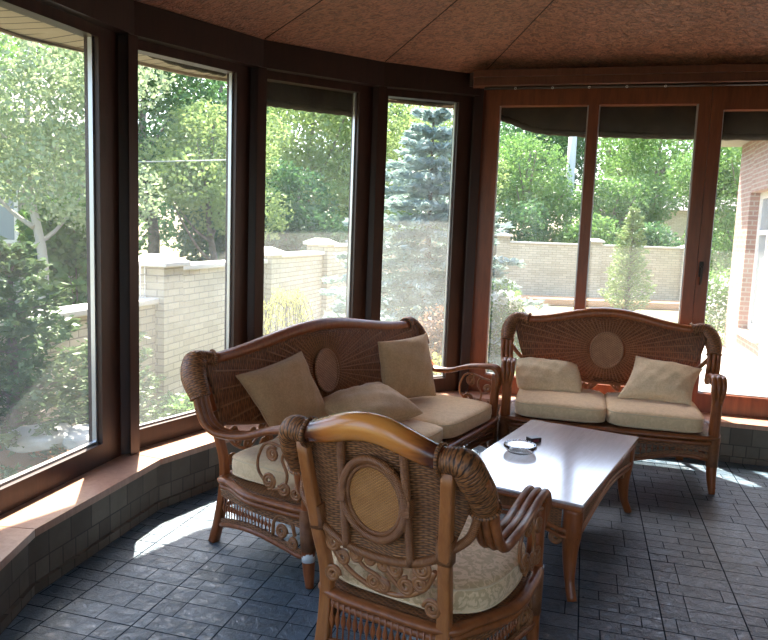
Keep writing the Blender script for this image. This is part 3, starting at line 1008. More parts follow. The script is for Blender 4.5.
    # ---- galleries below the seat: woven bands, beaded spindles, arched lower cane
    def gallery(p, q, lo, nsp, scroll=True, bow=0.0, bands=True):
        """from p to q (plan), lo(t) lower edge height"""
        p, q = Vector(p), Vector(q)
        dv = q-p; L = dv.length; nrm = Vector((dv.y, -dv.x)).normalized()
        at = lambda t, z: Vector(((p+dv*t+nrm*bow*math.sin(PI*t)).x, (p+dv*t+nrm*bow*math.sin(PI*t)).y, z))
        mb = MB()
        mb.tube([at(t, lo(t)) for t in np.linspace(0, 1, 24)], .0125, 8)
        g_ = mb.build('apron_cane', M['cane'], root)
        mb = MB()
        top = RT-.065 + (0 if bands else .04)
        for (za, zb) in ((lambda t: top-.042, lambda t: top), (lambda t: lo(t)+.008, lambda t: lo(t)+.034)) if bands else ():
            for w_ in (-.004, .004):
                mb.grid(lambda u, v: at(u, za(u)+(zb(u)-za(u))*v)+Vector((nrm.x, nrm.y, 0))*w_, 24, 2, lambda u, v: (u*L, v*.04), flip=w_ < 0)
        if bands: mb.build('woven_band', M['weave_wrap'], g_)
        mb = MB()
        t0, t1 = (.05, .66) if scroll else (.04, .96)
        for i_ in range(nsp):
            t = t0+(t1-t0)*i_/(nsp-1)
            a, b = (lo(t)+.03, top-.04) if bands else (lo(t), top)
            m_ = (a+b)/2
            prof = [(.0032, 0), (.0032, (m_-a)*.65), (.0095, (m_-a)*.95), (.0095, (m_-a)*1.1), (.0035, (m_-a)*1.45), (.0032, b-a)]
            mb.lathe(prof, at(t, a), 7)
        mb.build('spindle_row', M['legwood'], g_)
        if scroll:
            mb = MB()
            d3 = Vector((dv.x, dv.y, 0)).normalized()
            mb.tube(smooth([at(.70, lo(.7)+.03), at(.71, top-.05), at(.78, top-.01), at(.88, top-.03), at(.92, top-.09)], 5), .0085, 7)
            mb.tube(spiral(at(.79, (lo(.79)+top)/2-.01), d3, (0, 0, 1), .036, .008, 2, 0), .008, 7)
            mb.tube(spiral(at(.90, lo(.9)+.045), d3, (0, 0, 1), .03, .008, 2, PI), .008, 7)
            mb.build('apron_scroll', M['cane_lt'], g_)
    arch = lambda t: .115 + .045*math.sin(PI*min(1, t*1.05))**1.0 + .02*t
    sw = W+.03
    gallery((xr+.03, -.27), (W+.012, .31), arch, 16, True, .03)
    gallery((-(xr+.03), -.27), (-(W+.012), .31), arch, 16, True, -.03)
    nfront = 17 if chair else (34 if W < .8 else 48)
    gallery((xr-.02, -.30), (-(xr-.02), -.30), lambda t: .19+.02*math.sin(PI*t), nfront, False, 0.0, False)
    gallery((-(W-.03), .345), (W-.03, .345), lambda t: .215 - .075*math.sin(PI*t)**2 + .02*abs(math.sin(3*PI*t)), nfront, False, .035)
    return root

def to_world(root, p):
    s = root.scale[0]; rz = root.rotation_euler.z
    c, n = math.cos(rz), math.sin(rz)
    return Vector((root.location.x + s*(p[0]*c - p[1]*n), root.location.y + s*(p[0]*n + p[1]*c), s*p[2]))

fac = lambda fx, fy: math.atan2(-fx, fy)
sofa = suite('wicker_sofa', 'three seat brown wicker sofa with its back to the curved left windows', 'sofa', 1.05, (-.039, 4.131), fac(.854, -.52), 1.0, band=1, tip=.715, mx=.05)
seat2 = suite('wicker_loveseat', 'two seat brown wicker loveseat under the straight far windows, behind the coffee table', 'loveseat', .65, (1.605, 4.99), fac(-.259, -.966), 1.035, tip=.735)
chair = suite('wicker_armchair', 'wicker armchair seen from behind, with honey top rail and oval back medallion', 'armchair', .32, (.172, 2.476), fac(.5, .866), 1.0, chair=True, rail_mat='rail_honey', tip=.662)

# ---- cushions
def seat_cushion(root, label, x0, x1, y0, y1, z0, h, mat='cushion', group='seat cushions', n=7.0, bulge=0.0, front_round=0.0):
    cx, cy = (x0+x1)/2, (y0+y1)/2
    a, b = (x1-x0)/2, (y1-y0)/2
    w = to_world(root, (cx, cy, z0))
    o = empty('seat_cushion', w, root.rotation_euler.z, root.scale[0])
    tag(o, label, 'cushion', group)
    def outline(u, v):
        x, y = a*u, b*v
        # rounded corners
        r_ = (abs(u)**n + abs(v)**n)**(1/n) if (u or v) else 0
        m_ = max(abs(u), abs(v))
        k_ = m_/r_ if r_ else 1
        x *= k_; y *= k_
        if v > 0: y += front_round*(1-u*u)*v - front_round*.0
        x += bulge*(1-v*v)*u
        return x, y
    def top(u, v, sg):
        U, Vv = u*2-1, v*2-1
        U = math.copysign(abs(math.sin(U*PI/2)), U); Vv = math.copysign(abs(math.sin(Vv*PI/2)), Vv)
        x, y = outline(U, Vv)
        t = ((1-abs(U)**9)*(1-abs(Vv)**9))
        hh = h*.18*t**.5 if t > 0 else 0
        dome = .012*(1-U*U)*(1-Vv*Vv)
        return Vector((x, y, h*.5 + sg*(h*.32 + hh + (dome if sg > 0 else 0))))
    mb = MB()
    N_ = 26
    mb.grid(lambda u, v: top(u, v, 1), N_, N_)
    mb.grid(lambda u, v: top(u, v, -1), N_, N_, flip=True)
    rim = []
    for i in range(N_): rim.append((i/N_, 0))
    for i in range(N_): rim.append((1, i/N_))
    for i in range(N_): rim.append((1-i/N_, 1))
    for i in range(N_): rim.append((0, 1-i/N_))
    up_ = [top(u, v, 1) for u, v in rim]; lo_ = [top(u, v, -1) for u, v in rim]
    m_ = len(rim)
    vs = [[mb.bm.verts.new(lo_[i]*(1-t)+up_[i]*t + Vector((lo_[i].x, lo_[i].y, 0)).normalized()*.007*math.sin(PI*t)) for t in (0, .33, .67, 1)] for i in range(m_)]
    for i in range(m_):
        for k_ in range(3): mb.face([vs[i][k_], vs[(i+1) % m_][k_], vs[(i+1) % m_][k_+1], vs[i][k_+1]], None, True)
    bmesh.ops.remove_doubles(mb.bm, verts=mb.bm.verts[:], dist=.0004)
    mb.build('cover', M[mat], o)
    mb = MB()
    def dd(L):
        out = []
        for p in L:
            if not out or (p-out[-1]).length > .004: out.append(p)
        return out
    for L in (up_, lo_): mb.tube(dd(L), .0042, 6, closed=True)
    mb.build('piping', M['piping'], o)
    return o
seat_cushion(sofa, 'beige sofa seat cushion at the far end, under the upright square pillow', -.97, -.235, -.25, .385, .368, .122, group=None)
seat_cushion(sofa, 'beige sofa seat cushion in the middle, beneath the pillow lying flat', -.225, .385, -.25, .385, .368, .122, group=None)
seat_cushion(sofa, 'beige sofa seat cushion at the near end, behind the scrolled arm', .395, .985, -.25, .385, .368, .122, group=None)
seat_cushion(seat2, 'cream loveseat seat cushion at the left, in front of the slumped pillow', .003, .59, -.25, .375, .368, .12, group=None)
seat_cushion(seat2, 'cream loveseat seat cushion at the right, under the leaning cream pillow', -.59, -.003, -.25, .375, .368, .12, group=None)
seat_cushion(chair, 'rounded beige seat cushion in the armchair with leafy damask border', -.285, .285, -.245, .34, .368, .12, mat='damask', group=None, n=4.5, bulge=.05, front_round=.03)

def pillow(root, label, corners, th, mat, pinch=.07, sag=0.0, seed=0):
    """corners TL, TR, BR, BL in the seat's own frame"""
    P_ = [to_world(root, c) for c in corners]
    c0 = sum(P_, Vector())/4
    o_name = 'throw_pillow'
    q = [p-c0 for p in P_]
    nrm = ((q[1]-q[0])+(q[2]-q[3])).cross((q[3]-q[0])+(q[2]-q[1])).normalized()
    rnd = random.Random(seed)
    ph = [rnd.uniform(0, 6.28) for _ in range(6)]
    def f(u, v, sg):
        U, Vv = math.sin((u*2-1)*PI/2), math.sin((v*2-1)*PI/2)
        pu = U*(1-pinch*(1-Vv*Vv)*U*U); pv = Vv*(1-pinch*(1-U*U)*Vv*Vv)
        a_, b_ = (pu+1)/2, (pv+1)/2
        base = (q[0]*(1-a_)+q[1]*a_)*(1-b_) + (q[3]*(1-a_)+q[2]*a_)*b_
        t = max(0, (1-U*U)*(1-Vv*Vv))**.42
        t *= 1+sag*Vv
        wr_ = .006*math.sin(5*U+ph[0]+3*Vv)*(1-t) + .004*math.sin(9*Vv+ph[1]-4*U) + .003*math.sin(14*U+ph[2]+6*Vv)
        t2 = t*th*.5 + (wr_ if t > .05 else 0)*min(1, t*2)
        return base + nrm*sg*max(0, t2)
    mb = MB()
    n_ = 28
    mb.grid(lambda u, v: f(u, v, 1), n_, n_)
    mb.grid(lambda u, v: f(u, v, -1), n_, n_, flip=True)
    bmesh.ops.remove_doubles(mb.bm, verts=mb.bm.verts[:], dist=.0003)
    root_o = empty(o_name, c0); tag(root_o, label, 'pillow')
    mb.build('cover', M[mat], root_o)
    mb = MB()
    rim = [(i/24, 0) for i in range(24)]+[(1, i/24) for i in range(24)]+[(1-i/24, 1) for i in range(24)]+[(0, 1-i/24) for i in range(24)]
    pts = []
    for u, v in rim:
        p = f(u, v, 0)
        if not pts or (p-pts[-1]).length > .004: pts.append(p)
    mb.tube(pts, .0035, 6, closed=True)
    mb.build('seam', M[mat], root_o)
    return root_o
pillow(sofa, 'taupe square pillow tilted on one corner against the near half of the sofa back', [(.86, -.30, .855), (.30, -.32, .91), (.17, -.20, .52), (.61, -.26, .51)], .15, 'pillow', seed=1)
pillow(sofa, 'plump taupe pillow lying flat across the middle of the sofa seat', [(.24, -.27, .60), (-.29, -.16, .645), (-.225, .21, .53), (.30, .12, .54)], .20, 'pillow', .03, seed=2)
pillow(sofa, 'taupe square pillow standing upright against the far end of the sofa back', [(-.47, -.28, .885), (-.95, -.17, .905), (-.76, .02, .515), (-.32, -.13, .515)], .15, 'pillow', seed=3)
pillow(seat2, 'cream oblong pillow slumped beside the left arm of the loveseat', [(.625, -.20, .665), (.205, -.21, .655), (.165, .0, .485), (.595, .01, .495)], .17, 'pillow_lt', -.07, -.15, seed=4)
pillow(seat2, 'cream square pillow leaning askew near the right arm of the loveseat', [(-.20, -.24, .75), (-.635, -.20, .70), (-.545, .06, .495), (-.075, .06, .50)], .17, 'pillow_lt', .10, seed=5)

# ---- coffee table
tb = empty('coffee_table', (.9315, 3.705, 0), fac(.4924, .8704))
tag(tb, 'rattan coffee table with a pale glossy top between the sofas and the armchair', 'coffee table')
TW, TL_, TZ = .331, .655, .46
mb = MB(); mb.box((-TW, -TL_, TZ-.014), (TW, TL_, TZ), .005); mb.build('table_top', M['tabletop'], tb)
mb = MB(); mb.box((-TW+.004, -TL_+.004, TZ-.042), (TW-.004, TL_-.004, TZ-.0145), .010); mb.build('top_frame', M['rail'], tb)
for sx in (-1, 1):
    for sy in (-1, 1):
        mb = MB()
        X0, Y0 = sx*(TW-.055), sy*(TL_-.06)
        mb.tube(smooth([(X0, Y0, TZ-.04), (X0, Y0, TZ-.14), (X0-sx*.004, Y0-sy*.006, .21), (X0+sx*.004, Y0+sy*.006, .09), (X0+sx*.03, Y0+sy*.035, 0)], 5),
                lambda f: .046-.006*f if f < .3 else (.044-.022*min(1, (f-.3)/.5)+.002*max(0, f-.8)), 12)
        lg = mb.build('leg', M['legwood'], tb)
        mb = MB()
        for (dx, dy) in ((-sx, 0), (0, -sy)):
            d_ = Vector((dx, dy, 0))
            c_ = Vector((X0, Y0, 0))
            mb.tube(smooth([c_+d_*.03+Vector((0, 0, .25)), c_+d_*.055+Vector((0, 0, .29)), c_+d_*.10+Vector((0, 0, .335)), c_+d_*.16+Vector((0, 0, .36))], 5), .009, 7)
            mb.tube(spiral(c_+d_*.075+Vector((0, 0, .265)), d_, (0, 0, 1), .030, .008, 2, PI), .008, 7)
            mb.tube(spiral(c_+d_*.125+Vector((0, 0, .315)), d_, (0, 0, 1), .026, .008, 2, PI), .008, 7)
        mb.build('scroll_bracket', M['cane_lt'], lg)
for (p, q, nm) in (((TW-.03, -TL_+.10), (TW-.03, TL_-.10), 0), ((-TW+.03, TL_-.10), (-TW+.03, -TL_+.10), 0), ((TW-.10, TL_-.03), (-TW+.10, TL_-.03), 1), ((-TW+.10, -TL_+.03), (TW-.10, -TL_+.03), 1)):
    p, q = Vector(p), Vector(q); dv = q-p; n2 = Vector((dv.y, -dv.x)).normalized()*.004
    lo = lambda t: .315 + .05*max(0.0, math.sin(PI*t))**1.2
    at = lambda t, z: Vector(((p+dv*t).x, (p+dv*t).y, z))
    mb = MB()
    for w_ in (-1, 1):
        mb.grid(lambda u, v: at(u, lo(u)+(TZ-.05-lo(u))*v)+Vector((n2.x*w_, n2.y*w_, 0)), 24, 3, lambda u, v: (u*dv.length, v*.12), flip=w_ < 0)
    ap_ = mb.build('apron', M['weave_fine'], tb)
    mb = MB(); mb.tube([at(t, lo(t)) for t in np.linspace(-.06, 1.06, 26)], .012, 8)
    mb.tube([at(t, lo(t)-.027) for t in np.linspace(-.06, 1.06, 26)], .009, 8)
    mb.build('apron_cane', M['cane'], ap_)

# ---- on the table
at_ = empty('glass_ashtray', (.76, 3.72, TZ), 0, 1.12); tag(at_, 'round cut glass ashtray on the pale coffee table', 'ashtray')
mb = MB()
prof = [(.0, .0), (.055, .0), (.066, .008), (.076, .024), (.078, .036), (.072, .040), (.064, .036), (.056, .018), (.045, .011), (.0, .010)]
mb.lathe([(r if r > 0 else .001, z) for r, z in prof], (0, 0, .0008), 32)
for v in mb.bm.verts:   # facets cut round the bowl
    r_ = math.hypot(v.co.x, v.co.y)
    if r_ > .06:
        a_ = math.atan2(v.co.y, v.co.x)
        s_ = 1+.035*math.cos(a_*16)
        v.co.x *= s_; v.co.y *= s_
mb.build('bowl', M['glass_obj'], at_)
bx = empty('small_box', (.875, 3.925, TZ+.0008), math.radians(25)); tag(bx, 'small dark box lying behind the glass ashtray', 'box')
mb = MB(); mb.box((-.036, -.026, 0), (.036, .026, .028), .004); mb.build('box_body', M['box_dk'], bx)
mb = MB(); mb.box((-.02, -.0268, .007), (.016, -.026, .02)); b_ = mb.build('box_label', M['box_red'], bx)
b_['label'] = 'dark red patch'

# ------------------------------------------------------------------ garden
GZ = -.30
mb = MB()
mb.poly([(-40, -10, GZ), (-3.2, -10, GZ), (-3.2, 2.2, GZ), (-2.0, 4.2, GZ), (-.6, 6.2, GZ), (1.0, 6.9, GZ), (5.5, 5.6, GZ), (5.5, -10, GZ), (60, -10, GZ), (60, 90, GZ), (-40, 90, GZ)])
o = mb.build('ground', M['ground']); tag(o, kind='structure')
mb = MB(); mb.prism([(2.2, 6.0), (6.3, 4.9), (8.2, 11.6), (5.2, 12.6), (3.0, 9.0)], GZ-.05, -.12)
tag(mb.build('terrace', M['paving']), kind='structure')

def leaf_mesh(name, mat, pts, size, parent=None, dirs=None, aspect=.6, flat=.35):
    """scatter of small leaf quads at pts"""
    n = len(pts)
    pts = np.asarray(pts, float)
    sz = size*RNG.uniform(.6, 1.35, (n, 1))
    if dirs is None:
        d = RNG.normal(size=(n, 3)); d[:, 2] *= .8
    else:
        d = np.asarray(dirs, float)+RNG.normal(size=(n, 3))*flat
    d /= np.linalg.norm(d, axis=1, keepdims=True)+1e-9
    w = np.cross(d, RNG.normal(size=(n, 3)))
    w /= np.linalg.norm(w, axis=1, keepdims=True)+1e-9
    a = pts - d*sz*.5; b = pts + d*sz*.5
    s = w*sz*aspect*.5
    co = np.stack([a, pts+s, b, pts-s], 1).reshape(-1, 3)
    me = bpy.data.meshes.new(name)
    me.vertices.add(4*n); me.vertices.foreach_set('co', co.ravel())
    me.loops.add(4*n); me.loops.foreach_set('vertex_index', np.arange(4*n, dtype=np.int32))
    me.polygons.add(n); me.polygons.foreach_set('loop_start', np.arange(0, 4*n, 4, dtype=np.int32))
    try: me.polygons.foreach_set('loop_total', np.full(n, 4, dtype=np.int32))
    except Exception: pass
    me.update(calc_edges=True); me.validate()
    me.materials.append(mat)
    o = bpy.data.objects.new(name, me); COL.objects.link(o)
    if parent: o.parent = parent
    return o

def blob_pts(blobs, n):
    """points in a set of ellipsoids (c, r3), denser to the outside"""
    vol = np.array([b[1][0]*b[1][1]*b[1][2] for b in blobs])**.67
    cnt = (n*vol/vol.sum()).astype(int)
    out = []
    for (c, r), k_ in zip(blobs, cnt):
        d = RNG.normal(size=(k_, 3)); d /= np.linalg.norm(d, axis=1, keepdims=True)
        rad = RNG.uniform(.35, 1, (k_, 1))**.45
        out.append(np.array(c)+d*rad*np.array(r))
    return np.concatenate(out)

def tree(label, x, y, h, r, mat, n=6000, leaf=.16, trunk=.13, bark='bark', z_lo=.35, name='broadleaf_tree', cat='tree', group=None, seed=0, sub=9):
    rnd = random.Random(seed+int(x*100)+int(y*10))
    root = empty(name, (x, y, GZ)); tag(root, label, cat, group)
    mb = MB()
    mb.tube(smooth([(0, 0, 0), (.05*r, .03*r, h*.25), (-.05*r, .05, h*.5), (.02, 0, h*.85)], 5), lambda f: trunk*(1-.75*f), 9)
    for i in range(6):
        a = rnd.uniform(0, 2*PI); z = h*rnd.uniform(.3, .6)
        e = (r*.6*math.cos(a), r*.6*math.sin(a), z+h*.22)
        mb.tube(smooth([(0, 0, z), (e[0]*.4, e[1]*.4, z+h*.06), e], 4), lambda f: trunk*.45*(1-.8*f), 6)
    mb.build('trunk', M[bark], root)
    blobs = []
    for i in range(sub):
        a = rnd.uniform(0, 2*PI); q = rnd.uniform(.25, .7)*r
        z = h*rnd.uniform(z_lo+.1, .88)
        s = rnd.uniform(.34, .56)*r
        blobs.append(((q*math.cos(a), q*math.sin(a), z), (s, s, s*.75)))
    blobs.append(((0, 0, h*.68), (r*.6, r*.6, h*.28)))
    leaf_mesh('crown', M[mat], blob_pts(blobs, int(n*1.8)), leaf*.68, root)
    return root

def conifer(label, x, y, h, r, mat, n=9000, leaf=.09, name='conifer', cat='tree', droop=-.15, levels=16, group=None):
    root = empty(name, (x, y, GZ)); tag(root, label, cat, group)
    mb = MB(); mb.tube([(0, 0, 0), (0, 0, h*.95)], lambda f: .07*(1-.85*f), 8)
    pts, dirs = [], []
    per = n//(levels*11)
    for L in range(levels):
        f = (L+.3)/levels
        z = h*(.04+.95*f)
        R = r*(1-f)**.68+.04
        nb = max(5, int(13*(1-f*.5)))
        for b in range(nb):
            a = 2*PI*(b+.5*(L % 2))/nb+random.uniform(-.2, .2)
            Rb = R*random.uniform(.8, 1.12)
            zz = z+random.uniform(-.05, .05)
            e = Vector((Rb*math.cos(a), Rb*math.sin(a), Rb*droop))
            if L % 2 == 0: mb.tube([(0, 0, zz), (e.x*.9, e.y*.9, zz+e.z*.9)], lambda f: .012*(1-.8*f), 4)
            for q in range(per):
                t = random.random()**.6
                sp = .25*Rb*(1.1-t)+.03
                pts.append((e.x*t+random.gauss(0, sp*.5), e.y*t+random.gauss(0, sp*.5), zz+e.z*t+random.gauss(0, .022)+.05*t*t))
                dirs.append((math.cos(a)+random.gauss(0, .5), math.sin(a)+random.gauss(0, .5), .15))
    mb.build('trunk', M['bark'], root)
    leaf_mesh('foliage', M[mat], pts, leaf, root, dirs, .35)
    return root

def bush(label, x, y, z0, h, r, mat, n=2500, leaf=.07, name='shrub', cat='shrub', group=None, stems=5, extra=None):
    root = empty(name, (x, y, z0)); tag(root, label, cat, group)
    mb = MB()
    for i in range(stems):
        a = 2*PI*i/stems
        mb.tube(smooth([(0, 0, 0), (r*.2*math.cos(a), r*.2*math.sin(a), h*.4), (r*.5*math.cos(a), r*.5*math.sin(a), h*.8)], 4), lambda f: .014*(1-.7*f), 5)
    mb.build('stems', M['bark'], root)
    blobs = [((0, 0, h*.5), (r*.8, r*.8, h*.48))]
    for i in range(6):
        a = random.uniform(0, 2*PI)
        blobs.append(((r*.5*math.cos(a), r*.5*math.sin(a), h*random.uniform(.4, .75)), (r*.45, r*.45, h*.25)))
    leaf_mesh('foliage', M[mat], blob_pts(blobs, n), leaf, root)
    if extra:
        c, rr_, m2, k_ = extra
        leaf_mesh('blossom', M[m2], blob_pts([(c, rr_)], k_), .06, root)
    return root

# ---- brick fence, left run: panels between capped piers, stepping up
def fence_run(label, p0, d, piers, tops, caps, thick=.20, ptop_w=.40):
    root = empty('brick_fence', (p0[0], p0[1], GZ), math.atan2(d.y, d.x)); tag(root, label, 'fence', 'cream brick garden fence')
    for i in range(len(piers)-1):
        a, b = piers[i]+ptop_w/2, piers[i+1]-ptop_w/2
        mb = MB(); mb.box((a, -thick/2, 0), (b, thick/2, tops[i]-GZ-.06))
        pn = mb.build('fence_panel', M['fence'], root)
        mb = MB(); mb.box((a, -thick/2-.05, tops[i]-GZ-.06), (b, thick/2+.05, tops[i]-GZ), .012)
        mb.build('coping', M['fence_cap'], pn)
    for s, z in zip(piers, caps):
        if z is None: continue
        mb = MB(); mb.box((s-ptop_w/2, -ptop_w/2, 0), (s+ptop_w/2, ptop_w/2, z-GZ-.12))
        pr = mb.build('pier', M['fence'], root)
        mb = MB(); w = ptop_w/2+.06
        zz = z-GZ-.12
        mb.box((s-w, -w, zz), (s+w, w, zz+.045), .01)
        b_ = [mb.bm.verts.new((s+sx*w, sy*w, zz+.045)) for sx, sy in ((-1, -1), (1, -1), (1, 1), (-1, 1))]
        t_ = [mb.bm.verts.new((s+sx*w*.35, sy*w*.35, zz+.12)) for sx, sy in ((-1, -1), (1, -1), (1, 1), (-1, 1))]
        for i in range(4): mb.face([b_[i], b_[(i+1) % 4], t_[(i+1) % 4], t_[i]])
        mb.face(t_)
        mb.build('pier_cap', M['fence_cap'], pr)
    return root
fd = Vector((.2135, .977))
fence_run('cream brick fence with capped piers running away on the left', (-2.42, 7.5), fd, [-5.9, -2.9, 0, 2.97, 5.68, 8.5, 11.3, 14.3], [.55, .86, 1.18, 1.25, 1.38, 1.42, 1.48], [.9, 1.0, 1.30, 1.35, 1.48, 1.50, 1.55, 1.62])
fence_run('cream brick fence crossing the back of the garden behind the loveseat', (.9, 22.0), Vector((1, .015)).normalized(), [.3, 2.66, 5.5, 8.4, 11.2, 14.0, 17], [1.53]*3+[1.46]*3, [1.6, 1.78, 1.7, 1.6, 1.6, 1.6, 1.6])
# white steel mesh panel on the low part of the left fence
mp = empty('mesh_panel', (-2.42+fd.x*-1.5, 7.5+fd.y*-1.5, .86), math.atan2(fd.y, fd.x)); tag(mp, 'white steel mesh panel on the low stretch of the left brick fence', 'fence panel')
mb = MB()
for s in np.linspace(.35, 1.27, 12): mb.tube([(s, 0, 0), (s, 0, .36)], .006, 5)
for z in (.02, .13, .24, .35): mb.tube([(.33, 0, z), (1.28, 0, z)], .006, 5)
mb.build('mesh_wires', M['white_paint'], mp)

# ---- plants inside the garden
conifer('blue spruce standing between the house and the fence', .52, 9.0, 3.5, 1.65, 'leaf_blue', 52000, .10, 'blue_spruce', levels=19)
bush('dry brown round shrub at the foot of the blue spruce', .57, 7.35, GZ, 1.25, .36, 'leaf_brown', 3000, .05)
bush('low yellow-green shrub below the dry brown shrub', .46, 6.95, GZ, .80, .34, 'leaf_yel', 1600, .06)
conifer('broad dark juniper filling the lower half of the leftmost window', -2.62, 4.95, 1.75, .72, 'leaf_jun', 11000, .075, 'juniper', 'shrub', .25, 12)
conifer('smaller juniper beside the pale slabs in the leftmost window', -2.05, 5.35, 1.30, .42, 'leaf_jun', 5000, .06, 'juniper', 'shrub', .3, 10)
bush('low grey-green ground plant under the leftmost window', -2.25, 3.9, GZ, .42, .40, 'leaf_grey', 1600, .05, 'ground_plant', 'plant')
for i, (x, y, h, r, mt, lb) in enumerate([(-1.95, 6.6, .34, .34, 'leaf_mid', 'low green plant in front of the fence pier in the second window'), (-1.55, 7.2, .42, .30, 'leaf_grey', 'grey-green low plant at the foot of the fence in the second window'), (-1.62, 5.9, .28, .26, 'leaf_yel', 'small yellow-green plant near the wall below the second window')]):
    bush(lb, x, y, GZ, h, r, mt, 1100, .05, 'ground_plant', 'plant')
bush('leafy bush with white blossom outside the left edge of the far windows', 1.25, 8.2, GZ, 1.45, .45, 'leaf_mid', 3600, .055, 'flowering_bush', 'shrub', extra=((.12, -.1, 1.18), (.20, .18, .13), 'leaf_white', 500))
bush('bush flecked with white flowers beyond the terrace by the brick house', 6.05, 12.9, GZ, 1.6, .50, 'leaf_mid', 2600, .06, 'flowering_bush', 'shrub', extra=((0, -.2, .95), (.48, .4, .5), 'leaf_white', 700))
conifer('pale columnar thuja in front of the back fence', 6.15, 18.0, 2.75, .62, 'leaf_thuja', 9000, .09, 'thuja', 'tree', .55, 18)
# weeping shrub with arching shoots
ws = empty('weeping_shrub', (-.99, 7.15, GZ)); tag(ws, 'small yellow-green weeping shrub with arching shoots by the left fence', 'shrub')
mb = MB(); mb.tube([(0, 0, 0), (0.01, 0, .62), (0, 0, 1.13)], lambda f: .018*(1-.4*f), 7); mb.build('stem', M['bark'], ws)
mb = MB(); pts = []
for i in range(26):
    a = 2*PI*i/26+random.uniform(-.1, .1); R = random.uniform(.16, .30); hh = random.uniform(.05, .16)
    q = smooth([(0, 0, 1.10), (R*.45*math.cos(a), R*.45*math.sin(a), 1.13+hh), (R*.85*math.cos(a), R*.85*math.sin(a), 1.08), (R*math.cos(a), R*math.sin(a), .75), (R*1.04*math.cos(a), R*1.04*math.sin(a), random.uniform(.25, .45))], 5)
    mb.tube(q, .0045, 4)
    for p in q[5:]:
        for k_ in range(4): pts.append((p.x+random.gauss(0, .018), p.y+random.gauss(0, .018), p.z+random.gauss(0, .03)))
mb.build('shoots', M['bark'], ws); leaf_mesh('foliage', M['leaf_yel'], pts, .045, ws, [(0, 0, -1)]*len(pts), .4)
# mulch bed and pale slabs outside the leftmost window
mb = MB()
mb.grid(lambda u, v: Vector((-2.62+(u-.5)*1.3, 4.85+(v-.5)*1.7, GZ+.36*max(0, math.sin(PI*u)*math.sin(PI*v))**.8-.02)), 14, 14)
tag(mb.build('mulch_bed', M['mulch']), 'orange-brown mulch mound outside the leftmost window', 'flower bed')
for i, (x, y, z, sx, sy, sz, rz_, lb) in enumerate([(-2.33, 4.72, .13, .21, .15, .06, .4, 'left one of two pale flat slabs on the mulch outside the leftmost window'), (-2.02, 4.78, .13, .17, .14, .06, .1, 'right one of two pale flat slabs on the mulch outside the leftmost window'), (-2.20, 4.15, -.22, .36, .15, .07, .35, 'long pale edging stone below the two flat slabs')]):
    mb = MB(); r_ = bmesh.ops.create_icosphere(mb.bm, subdivisions=3, radius=1)
    for v in r_['verts']:
        c_ = v.co
        e = lambda t: math.copysign(abs(t)**.6, t)
        k_ = 1+.08*math.sin(c_.x*7+i)*math.cos(c_.y*6)
        v.co = Vector((e(c_.x)*sx*k_, e(c_.y)*sy*k_, e(c_.z)*sz))
    o = mb.build('garden_stone', M['rock']); o.location = (x, y, z); o.rotation_euler = (.12, -.05, rz_)
    tag(o, lb, 'stone')
mb = MB(); mb.box((2.0, 20.6, GZ), (13.5, 21.7, GZ+.22), .08); tag(mb.build('flower_bed', M['mulch']), 'ochre raised flower bed along the back fence', 'flower bed')

# ---- trees beyond the fence
G1 = 'trees beyond the fence'
tr = [
 ('grey-green weeping tree with pale trunks beyond the leftmost window', -4.75, 9.6, 5.2, 1.9, 'leaf_grey', 9000, .11, 'bark_pale', .3),
 ('tall mid-green tree at the left edge beyond the leftmost window', -7.4, 11.5, 6.5, 2.3, 'leaf_mid', 8000, .15, 'bark', .2),
 ('dark green tree behind the fence in the second window from the left', -4.9, 14.6, 6.6, 2.3, 'leaf_dark', 9000, .16, 'bark', .15),
 ('bright leafy tree low over the fence in the second window', -3.1, 12.6, 4.3, 1.35, 'leaf_bright', 6000, .12, 'bark', .35),
 ('large bright green tree filling the third window from the left', -1.9, 18.2, 6.6, 2.6, 'leaf_bright', 13000, .16, 'bark', .2),
 ('dark shrubby tree directly behind the fence in the third window', -1.95, 15.6, 3.4, 1.5, 'leaf_dark', 7000, .14, 'bark', .05),
 ('yellow-green treetop showing above the blue spruce', 1.4, 25.5, 6.3, 2.9, 'leaf_bright', 9000, .18, 'bark', .3),
 ('dark tree behind the house with the chimney', -1.0, 31, 9.5, 3.2, 'leaf_dark', 9000, .22, 'bark', .3),
 ('dense mid-green tree left of the pale pole', 5.1, 26.5, 6.0, 2.6, 'leaf_mid', 10000, .18, 'bark', .1),
 ('dark tree with a visible trunk beside the pale pole', 6.6, 31.5, 9.5, 3.0, 'leaf_dark', 8000, .22, 'bark', .3),
 ('mid-green tree behind the columnar thuja', 8.6, 27, 4.6, 2.4, 'leaf_mid', 9000, .18, 'bark', .1),
 ('tall loose tree right of the thuja', 11.2, 30, 8.2, 3.0, 'leaf_mid', 9000, .2, 'bark', .15),
 ('green tree beside the brick house corner', 9.6, 19.5, 5.6, 1.9, 'leaf_mid', 9000, .15, 'bark', .1),
]
for i, (lb, x, y, h, r, mt, n_, lf, bk, zl) in enumerate(tr):
    tree(lb, x, y, h, r, mt, n_, lf, .09 if r < 2 else .15, bk, zl, group=G1, seed=i*17+3)
